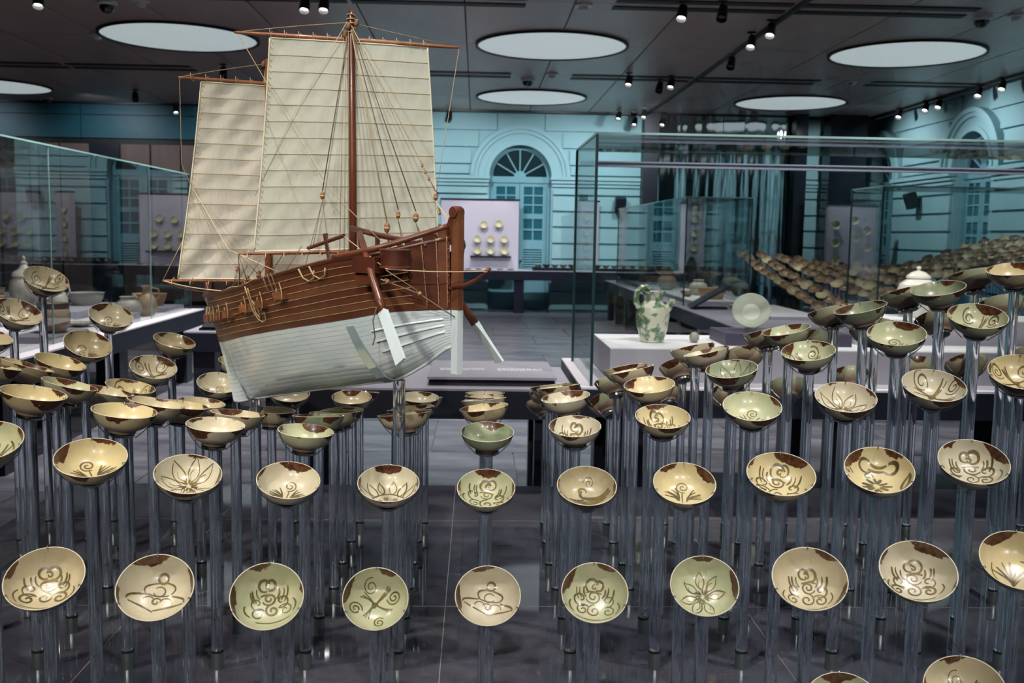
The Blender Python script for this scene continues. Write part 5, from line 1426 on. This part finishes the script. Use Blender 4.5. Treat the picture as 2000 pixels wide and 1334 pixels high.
# rope coils hanging on the near side
def at(a, lam, o=0.012): return hull(a, lam, -1, o)
MB().tube([at(0.475, 0.99), at(0.472, 0.90), at(0.466, 0.78), at(0.472, 0.70), at(0.487, 0.665), at(0.505, 0.68), at(0.512, 0.74), at(0.495, 0.80), at(0.482, 0.86)], 0.0022, 6).build('rope_coil', 'rope', ship, smooth='all')
MB().tube([at(0.485, 0.97), at(0.478, 0.85), at(0.475, 0.76), at(0.483, 0.70), at(0.49, 0.76), at(0.484, 0.85)], 0.0020, 6).build('rope_coil', 'rope', ship, smooth='all')
for a in (0.70, 0.735):
    MB().tube([at(a, 1.0), at(a + 0.005, 0.93), at(a + 0.02, 0.895), at(a + 0.038, 0.91), at(a + 0.045, 0.96)], 0.0024, 6).build('rope_coil', 'rope', ship, smooth='all')
for a in (0.565, 0.585, 0.60):
    MB().tube([at(a, 1.03), at(a, 0.93), at(a + 0.004, 0.86), at(a + 0.010, 0.83), at(a + 0.014, 0.88)], 0.0018, 6).build('rope_fall', 'rope_dark', ship, smooth='all')
MB().tube([hull(0.36 + 0.02 * k, 1.0, -1, 0.006) + Vector((0, 0, 0.006 + 0.004 * math.sin(k))) for k in range(9)], 0.0022, 6).build('gunwale_rope', 'rope', ship, smooth='all')

# sternpost with side boards and the icy lower post
sp_ = MB().obox((0.2265, 0, (1.405 + 1.655) / 2 - SHIP_Z), (1, 0, 0), (0, 1, 0), (0, 0, 1), 0.0135, 0.010, 0.125).build('sternpost', 'ship_wood_light', ship)
MB().lathe([(0.0, -0.015), (0.014, -0.015), (0.016, -0.011), (0.016, 0.011), (0.014, 0.015), (0.0, 0.015)], 20, (0.222, 0, 1.655 - SHIP_Z), (0, 1, 0)).build('post_head', 'ship_wood', sp_, smooth=True)
MB().obox((0.228, 0, (1.239 + 1.405) / 2 - SHIP_Z), (1, 0, 0), (0, 1, 0), (0, 0, 1), 0.0115, 0.010, 0.083).build('sternpost_lower', 'ice_resin_white', ship)
AB = [0.940, 0.962, 0.982, 0.999]
for s in (-1, 1):
    for k in range(3):
        mb = MB()
        for r in range(13):
            lam = lerp(LW + 0.005, 1.03 + 0.02 * k, r / 12)
            for a, o in ((AB[k] + 0.0008, 0.003), (AB[k] + 0.0016, 0.0075), (AB[k + 1] - 0.0016, 0.0075), (AB[k + 1] - 0.0008, 0.003)):
                mb.v.append(tuple(hull(a, lam, s, o)))
        for r in range(12):
            for q in range(3):
                b = 4 * r + q
                f = (b, b + 1, b + 5, b + 4)
                mb.face(f if s < 0 else tuple(reversed(f)))
        mb.build('stern_board', 'ship_wood' if k != 1 else 'ship_wood_dark', ship, smooth=True)
        MB().tube([hull(AB[k + 1], lerp(LW + 0.01, 1.02, r / 10), s, 0.0085) for r in range(11)], 0.0014, 5).build('seam_rope', 'seam_cord', ship, smooth='all')
kn = MB()
for y in (-0.011, 0.011):
    kn.v += [(0.150, y, 0.375), (0.217, y, 0.375), (0.217, y, 0.455), (0.205, y, 0.445), (0.196, y, 0.425), (0.176, y, 0.412), (0.172, y, 0.400), (0.152, y, 0.396)]
kn.face(tuple(range(8))); kn.face(tuple(reversed(range(8, 16))))
for q in range(8):
    q2 = (q + 1) % 8
    kn.face((q, q + 8, q2 + 8, q2))
kn.build('post_knee', 'ship_wood', ship)
for zz in (0.262, 0.305):
    MB().lathe([(0, -0.019), (0.004, -0.019), (0.004, 0.019), (0, 0.019)], 10, (0.214, 0, zz), (0, 1, 0)).build('post_bolt', 'ship_wood_dark', ship)
MB().tube([(0.224, -0.012, 0.266), (0.262, -0.006, 0.274), (0.295, 0, 0.288), (0.325, 0, 0.305), (0.341, 0, 0.318)], [0.006, 0.0058, 0.0052, 0.0045, 0.0055], 8).build('stern_hook', 'ship_wood', ship, smooth='all')
# rib bands on the icy stern quarter
for lam in (0.34, 0.44, 0.24):
    MB().tube([hull(lerp(0.835, 0.985, i / 10), lam, -1, 0.004) for i in range(11)], 0.0032, 6).build('lower_batten', 'ice_edge', ship, smooth='all')

# steering oars
def oar(top, mid, shoulder, tip, wide):
    top, mid, shoulder, tip = map(Vector, (top, mid, shoulder, tip))
    o = MB().tube([top, mid, lerp(mid, shoulder, 0.7), shoulder], [0.0075, 0.0095, 0.0105, 0.0115], 12).build('steering_oar_loom', 'ship_wood', ship, smooth='all')
    d = (tip - shoulder)
    L = d.length; d.normalize()
    w = Vector((1, 0, 0)) - d * d.x
    w.normalize()
    n = d.cross(w)
    mb = MB()
    for q, (hw, ht) in ((0.0, (0.011, 0.008)), (0.25, (wide * 0.8, 0.005)), (1.0, (wide, 0.0035))):
        c = shoulder + d * L * q
        for sx, sy in ((-1, -1), (1, -1), (1, 1), (-1, 1)):
            mb.v.append(tuple(c + w * hw * sx + n * ht * sy))
    for r in range(2):
        for q in range(4):
            q2 = (q + 1) % 4
            mb.face((4 * r + q, 4 * r + q2, 4 * r + 4 + q2, 4 * r + 4 + q))
    mb.face((3, 2, 1, 0)); mb.face((8, 9, 10, 11))
    mb.build('steering_oar_blade', 'ice_resin_white', ship)
oar((-0.008, -0.13, 0.402), (0.125, -0.20, 0.301), (0.196, -0.22, 0.212), (0.298, -0.25, 0.100), 0.016)
oar((0.120, 0.00, 0.330), (0.155, 0.05, 0.255), (0.182, 0.11, 0.165), (0.220, 0.17, 0.058), 0.016)
# oar mount block, tiller beam with posts, cross bar, drum-shaped box
MB().obox((0.095, -0.185, 0.322), (0.96, 0.28, 0), (-0.28, 0.96, 0), (0, 0, 1), 0.034, 0.020, 0.020).build('oar_mount', 'ship_wood_dark', ship)
MB().obox((0.085, -0.178, 0.290), (0.96, 0.28, 0), (-0.28, 0.96, 0), (0, 0, 1), 0.028, 0.016, 0.016).build('oar_mount', 'ship_wood', ship)
MB().tube([(-0.135, -0.06, 0.415), (-0.022, -0.06, 0.397), (0.09, -0.06, 0.384), (0.175, -0.06, 0.372)], [0.0075, 0.0075, 0.007, 0.006], 10).build('tiller_beam', 'ship_wood_dark', ship, smooth='all')
for (a, b) in (((-0.022, -0.06, 0.392), (-0.020, -0.06, 0.330)), ((0.06, -0.06, 0.385), (0.075, -0.05, 0.34)), ((-0.10, -0.06, 0.405), (-0.085, -0.06, 0.32))):
    MB().tube([a, b], 0.0065, 8).build('tiller_post', 'ship_wood_dark', ship)
MB().tube([(-0.252, -0.12, 0.357), (-0.089, -0.12, 0.394)], 0.0055, 8).build('cross_bar', 'ship_wood_dark', ship)
MB().tube([(-0.173, -0.12, 0.398), (-0.168, -0.12, 0.372), (-0.146, -0.12, 0.295)], [0.0075, 0.0055, 0.005], 8).build('cross_bar_post', 'ship_wood_dark', ship)
drum = MB().lathe([(0.030, -0.026), (0.037, -0.024), (0.038, 0.022), (0.036, 0.024), (0.0, 0.024)], 28, (0.165, -0.155, 0.340)).build('stern_tub', 'ship_wood_dark', ship, smooth=True)
for zz in (-0.022, 0.021):
    MB().lathe([(0.0375, -0.003), (0.0405, -0.002), (0.0405, 0.002), (0.0375, 0.003)], 28, (0.165, -0.155, 0.340 + zz), cap=False).build('tub_hoop', 'ship_wood', drum, smooth=True)

# masts, yards, booms
MAST = Vector((-0.208, 0, 0)); FORE = Vector((-0.630, 0, 0))
MB().tube([(-0.203, 0, 0.20), (-0.206, 0, 0.6), (-0.212, 0, 1.005), (-0.212, 0, 1.020)], [0.0120, 0.0118, 0.0095, 0.006], 14).build('main_mast', 'mast_wood', ship, smooth='all')
MB().tube([(-0.634, 0, 0.12), (-0.630, 0, 0.6), (-0.627, 0, 0.93)], [0.0130, 0.0105, 0.0075], 14).build('fore_mast', 'spar_wood', ship, smooth='all')
for hp in ((-0.205, -0.014, 0.975), (-0.222, 0.006, 0.965), (-0.198, 0.008, 0.985), (-0.226, -0.010, 0.955), (-0.634, -0.010, 0.915)):
    MB().lathe([(0, -0.011), (0.006, -0.008), (0.0075, 0), (0.006, 0.008), (0, 0.011)], 10, hp, (0.3, 0.2, 1)).build('masthead_block', 'block_wood', ship, smooth=True)
for k in range(5):
    zz = 1.005 - 0.012 * k
    MB().tube([Vector((-0.212 + (0.0115 + 0.0008 * k) * math.cos(u), (0.0115 + 0.0008 * k) * math.sin(u), zz + 0.002 * u / 6.3)) for u in [i * 0.7 for i in range(10)]], 0.0018, 5).build('masthead_lashing', 'rope', ship, smooth='all')
YL, YR = Vector((-0.384, -0.264, 0.940)), Vector((-0.064, 0.277, 0.941))
def spar(name, a, b, r, m):
    MB().tube([lerp(a, b, t) for t in (0, 0.03, 0.25, 0.5, 0.75, 0.97, 1)], [r * 0.5, r * 0.62, r * 0.9, r, r * 0.9, r * 0.62, r * 0.5], 10).build(name, m, ship, smooth='all')
BL, BR = Vector((-0.382, -0.262, 0.338)), Vector((-0.082, 0.248, 0.358))
FYL, FYR = Vector((-0.7357, -0.2406, 0.8556)), Vector((-0.534, 0.257, 0.858))
FBL, FBR = Vector((-0.7566, -0.2922, 0.248)), Vector((-0.518, 0.30, 0.243))
spar('main_yard', YL, YR, 0.0072, 'spar_wood'); spar('main_boom', BL, BR, 0.0062, 'spar_wood')
spar('fore_yard', FYL, FYR, 0.0062, 'spar_wood'); spar('fore_boom', FBL, FBR, 0.0062, 'spar_wood')

def sail(name, mname, tl, tr, bl, br, bow_l, bow_r, belly, nseam, seed, wr):
    """square sail: corners, edge bows, belly depth; returns its part and adds seams and hems"""
    tl, tr, bl, br = map(Vector, (tl, tr, bl, br))
    nrm = (tr - tl).cross(Vector((0, 0, -1))).normalized()
    rr = random.Random(seed)
    waves = [(rr.uniform(2, 9), rr.uniform(3, 16), rr.uniform(0, 6), rr.uniform(0.3, 1.0)) for _ in range(9)]
    def P(u, v):                                     # u across, v down
        p = lerp(lerp(tl, tr, u), lerp(bl, br, u), v)
        along = (tr - tl).normalized()
        p = p + along * (bow_l * math.sin(math.pi * v) * (1 - u) - bow_r * math.sin(math.pi * v) * u)
        k = v * nseam
        puff = abs(math.sin(math.pi * k))
        w = sum(A * math.sin(fu * u * 6.28 + fv * v * 6.28 * 0.35 + ph) for fu, fv, ph, A in waves)
        d = belly * math.sin(math.pi * min(max(u, 0.02), 0.98)) * math.sin(math.pi * (0.12 + 0.80 * v)) + wr * puff * (0.7 + 0.35 * w) + wr * 0.25 * w
        return p + nrm * d
    nu, nv = 72, nseam * 6
    mb = MB()
    for j in range(nv + 1):
        for i in range(nu + 1):
            mb.v.append(tuple(P(i / nu, j / nv)))
    for j in range(nv):
        for i in range(nu):
            a = j * (nu + 1) + i
            mb.face((a, a + 1, a + nu + 2, a + nu + 1))
    s = mb.build(name, mname, ship, smooth='all')
    for k in range(1, nseam):
        MB().tube([P(i / 36, k / nseam) - nrm * 0.0004 for i in range(37)], 0.0009, 4).build('sail_seam', 'seam_thread', s, smooth='all')
    for u in (0, 1):
        MB().tube([P(u, j / 40) for j in range(41)], 0.0026, 6).build('sail_hem', 'sail_hem', s, smooth='all')
    MB().tube([P(i / 36, 0) for i in range(37)], 0.0022, 5).build('sail_hem', 'sail_hem', s, smooth='all')
    MB().tube([P(i / 36, 1) for i in range(37)], 0.0022, 5).build('sail_hem', 'sail_hem', s, smooth='all')
    return P
PM = sail('main_sail', 'sail_main', (-0.336, -0.1835, 0.9316), (-0.112, 0.197, 0.935), (-0.361, -0.2255, 0.345), (-0.093, 0.228, 0.364), 0.004, -0.002, -0.016, 13, 4, 0.0011)
PF = sail('fore_sail', 'sail_fore', (-0.711, -0.179, 0.8473), (-0.558, 0.20, 0.850), (-0.740, -0.252, 0.254), (-0.533, 0.262, 0.250), 0.005, -0.002, -0.018, 13, 9, 0.0027)
# robands tying sails to yards, and stitches along the luff
def robands(a, b, top, n, dz):
    for k in range(n):
        p = lerp(a, b, k / (n - 1))
        MB().tube([p + Vector((0.0, -0.008, 0)), p + Vector((0, 0, 0.009)), p + Vector((0.0, 0.008, 0)), p + Vector((0, 0, -0.009)), p + Vector((0.003, -0.009, -0.001)), p + Vector((0.006, -0.012, dz))], 0.0011, 4).build('roband', 'rope_pale', ship, smooth='all')
robands(lerp(YL, YR, 0.16), lerp(YL, YR, 0.84), True, 12, 0.012)
robands(lerp(BL, BR, 0.05), lerp(BL, BR, 0.9), False, 11, -0.014)
robands(lerp(FYL, FYR, 0.08), lerp(FYL, FYR, 0.9), True, 11, 0.014)
robands(lerp(FBL, FBR, 0.05), lerp(FBL, FBR, 0.9), False, 11, -0.012)
for P_, n in ((PM, 36), (PF, 36)):
    mb = MB()
    for k in range(n):
        c = P_(0.006, (k + 0.5) / n)
        mb.tube([c + Vector((0, 0, 0.004)), c + Vector((0.004, 0.004, -0.004))], 0.0012, 4)
    mb.build('luff_stitching', 'rope_pale', ship)

# standing and running rigging
TOP = Vector((-0.210, -0.006, 0.985)); FTOP = Vector((-0.628, -0.005, 0.915))
def line(pts, r=0.0011, m='rope', sag=0.0, name='rigging_line'):
    pts = [Vector(p) for p in pts]
    out = []
    for a, b in zip(pts, pts[1:]):
        n = 8 if sag else 2
        for i in range(n):
            t = i / n
            out.append(lerp(a, b, t) - Vector((0, 0, sag * 4 * t * (1 - t))))
    out.append(pts[-1])
    return MB().tube(out, r, 5).build(name, m, ship, smooth='all')
def block(p, s=1.0, d=(0.1, 0, 1)):
    b = MB().lathe([(0, -0.0115 * s), (0.0045 * s, -0.009 * s), (0.0068 * s, -0.002 * s), (0.0064 * s, 0.005 * s), (0.003 * s, 0.0105 * s), (0, 0.012 * s)], 12, p, d).build('pulley_block', 'block_wood', ship, smooth=True)
    MB().lathe([(0.0069 * s, -0.0015 * s), (0.0072 * s, 0.0), (0.0069 * s, 0.0015 * s)], 12, p, d, cap=False).build('block_strop', 'rope_pale', b, smooth=True)
line([YL, TOP], sag=-0.002); line([YR, TOP], 0.0008, sag=0.0)
line([YL + Vector((0.004, 0.006, 0)), (-0.17, -0.11, 0.52), (0.044, -0.10, 0.38)], 0.0011)
line([YR, (0.088, 0.05, 0.501)], 0.0009); line([(0.088, 0.05, 0.501), (0.06, 0.08, 0.36)], 0.0008)
line([TOP, (-0.212, -0.10, 0.516)], 0.0016, 'rope_dark'); block((-0.212, -0.10, 0.503))
for q in ((-0.172, -0.16, 0.368), (-0.200, -0.17, 0.30), (-0.119, -0.14, 0.297)):
    line([(-0.212, -0.10, 0.49), q], 0.0009, 'rope_dark')
line([TOP, (-0.030, -0.02, 0.432)], 0.0018, 'rope'); block((-0.030, -0.02, 0.417), 1.25)
for q in ((-0.02, -0.02, 0.36), (0.0, -0.03, 0.36)):
    line([(-0.030, -0.02, 0.405), q], 0.0016, 'rope_dark')
line([TOP, (-0.007, 0.0, 0.466)], 0.0016, 'rope_dark'); block((-0.007, 0, 0.452), 0.9)
for q in ((0.077, -0.05, 0.377), (0.060, -0.04, 0.365)):
    line([(-0.007, 0, 0.44), q], 0.0009, 'rope_dark')
line([TOP, (0.042, 0.02, 0.462)], 0.0016, 'rope_dark'); block((0.042, 0.02, 0.445), 1.15)
for dx in (-0.012, -0.006, 0.0, 0.006):
    line([(0.042, 0.02, 0.432), (0.131 + dx, -0.03, 0.378)], 0.0007, 'rope_dark')
line([TOP, (0.040, 0.035, 0.60), (0.088, 0.05, 0.515)], 0.0017, 'rope'); block((0.088, 0.05, 0.501), 0.9)
for q in range(3):
    block((0.048 + 0.010 * q, 0.037 + 0.003 * q, 0.585 - 0.018 * q), 0.5)
for dx in (0.0, 0.008, 0.014):
    line([(0.088, 0.05, 0.49), (0.204 + dx, 0.0, 0.420)], 0.0010, 'rope_pale')
line([(0.10, 0.045, 0.47), (0.115, 0.04, 0.455)], 0.0040, 'rope')
for dx, dz in ((-0.006, 0.20), (0.004, 0.20), (-0.016, 0.21)):
    line([TOP + Vector((dx, -0.008, -0.01)), (-0.205 + dx, -0.020 + dx, dz + 0.08)], 0.0008, 'rope')
line([TOP + Vector((0, -0.01, 0)), (-0.30, -0.15, 0.70), (-0.36, -0.22, 0.50)], 0.0007, 'rope_pale')
# fore rigging
line([FYL, FTOP], sag=-0.002); line([FYR, FTOP], 0.0009)
line([FYL + Vector((0.002, 0.004, 0)), (-0.735, -0.235, 0.60), (-0.66, -0.16, 0.35), (-0.558, -0.13, 0.23)], 0.0010, 'rope')
line([PF(0, 0.52), (-0.55, -0.19, 0.345), (-0.382, -0.262, 0.338)], 0.0013, 'rope_pale')
line([FTOP, (-0.729, -0.02, 0.466)], 0.0014, 'rope'); block((-0.729, -0.03, 0.452), 0.9)
line([(-0.729, -0.03, 0.44), (-0.649, -0.10, 0.23)], 0.0010, 'rope')
line([FTOP, (-0.701, -0.01, 0.497)], 0.0014, 'rope'); block((-0.701, -0.02, 0.485), 0.9)
line([(-0.701, -0.02, 0.475), (-0.661, -0.06, 0.25)], 0.0010, 'rope')
block((-0.654, -0.10, 0.285), 0.8); line([(-0.654, -0.10, 0.275), (-0.661, -0.12, 0.206)], 0.0010, 'rope_dark')
line([FBL, PF(0, 0.80)], 0.0012, 'rope')
line([FBL, (-0.93, -0.02, 0.19)], 0.0011, 'rope', 0.004)
line([FBL, (-0.558, -0.135, 0.222)], 0.0016, 'rope_pale', 0.010)
line([FBL, (-0.99, 0, 0.195)], 0.0009, 'rope', 0.012)
# ropes from the main boom end to the rail
line([BL, (-0.299, -0.185, 0.288)], 0.0015, 'rope_pale'); line([BL, (-0.455, -0.185, 0.245)], 0.0012, 'rope'); line([BL, (-0.515, -0.175, 0.232)], 0.0012, 'rope_dark')
line([BL, (-0.38, -0.19, 0.27)], 0.0010, 'rope')
for a in (0.36, 0.43, 0.49, 0.55, 0.62):
    p = hull(a, 1.0, -1) + Vector((0, 0.012, 0.005))
    line([p, p + Vector((0.012, 0.05, 0.075))], 0.0011, 'rope_dark')
    if a in (0.43, 0.49): block(p + Vector((0.003, 0.012, 0.022)), 1.1)
# stern ropes and steering tackle
line([(-0.09, -0.12, 0.392), (0.177, -0.195, 0.315)], 0.0013, 'rope_pale')
line([(0.177, -0.195, 0.315), (0.33, -0.01, 0.312), (0.341, 0, 0.316)], 0.0014, 'rope_pale', 0.004)
line([(0.163, -0.20, 0.289), (0.205, -0.11, 0.252), (0.236, -0.016, 0.191)], 0.0015, 'rope'); line([(0.177, -0.195, 0.312), (0.207, -0.11, 0.256)], 0.0010, 'rope_pale')
block((0.170, -0.185, 0.284), 0.9, (0.6, 0.6, -0.5)); block((0.205, -0.11, 0.253), 0.8, (0.6, 0.6, -0.5))
line([(0.193, -0.238, 0.222), (0.188, -0.245, 0.19), (0.190, -0.24, 0.15), (0.187, -0.245, 0.13)], 0.0016, 'rope_dark', name='oar_lashing')

# ---------------------------------------------------------------- the two acrylic posts that carry the ship
def cradle_arm(a, side, lam1, w, st, off):
    mb = MB()
    n = 12
    for i in range(n + 1):
        lam = lam1 * i / n
        ww = w * (1 - 0.45 * i / n)
        for da, o in ((-ww, 0.003), (ww, 0.003), (ww, 0.009), (-ww, 0.009)):
            mb.v.append(tuple(hull(a + da, lam, side, o) - (Vector((0, 0, 0.004)) if lam < 0.05 else Vector())))
    for i in range(n):
        for q in range(4):
            q2 = (q + 1) % 4
            mb.face((4 * i + q, 4 * i + q2, 4 * i + 4 + q2, 4 * i + 4 + q))
    mb.face((0, 1, 2, 3)); e = 4 * n
    mb.face((e + 3, e + 2, e + 1, e))
    o = mb.build('cradle_arm', 'acrylic_frost', st, smooth=False)
    o.matrix_local = off
    return o
mat('acrylic_frost', (0.62, 0.78, 0.82), 0.15, trans=0.55, ior=1.35)
for k, (t, a, w, l1, lab) in enumerate(((0.0, 0.785, 0.016, 0.52, 'thick clear acrylic post under the stern end of the ship'), (-0.7166, 0.113, 0.010, 0.26, 'clear acrylic post under the far end of the ship'))):
    c, s = 0.70613, -0.70808
    X, Y = -0.2096 + c * t, 2.7268 + s * t
    zk = tab(a, ZK)
    st = thing('ship_post', lab, 'post', (X, Y, BASE_Z))
    H = zk - BASE_Z + 0.002
    MB().lathe([(0.0, 0.0545), (0.0172, 0.0545), (0.0172, H), (0.0, H)], 28).build('acrylic_rod', 'acrylic', st, smooth=True)
    link('base_sleeve', SLEEVE, st); link('gasket', GASKET, st)
    off = Matrix.Translation((X, Y, BASE_Z)).inverted() @ Matrix.Translation((-0.2096, 2.7268, SHIP_Z)) @ Matrix.Rotation(math.atan2(s, c), 4, 'Z')
    for side in (-1, 1):
        cradle_arm(a, side, l1, w, st, off)
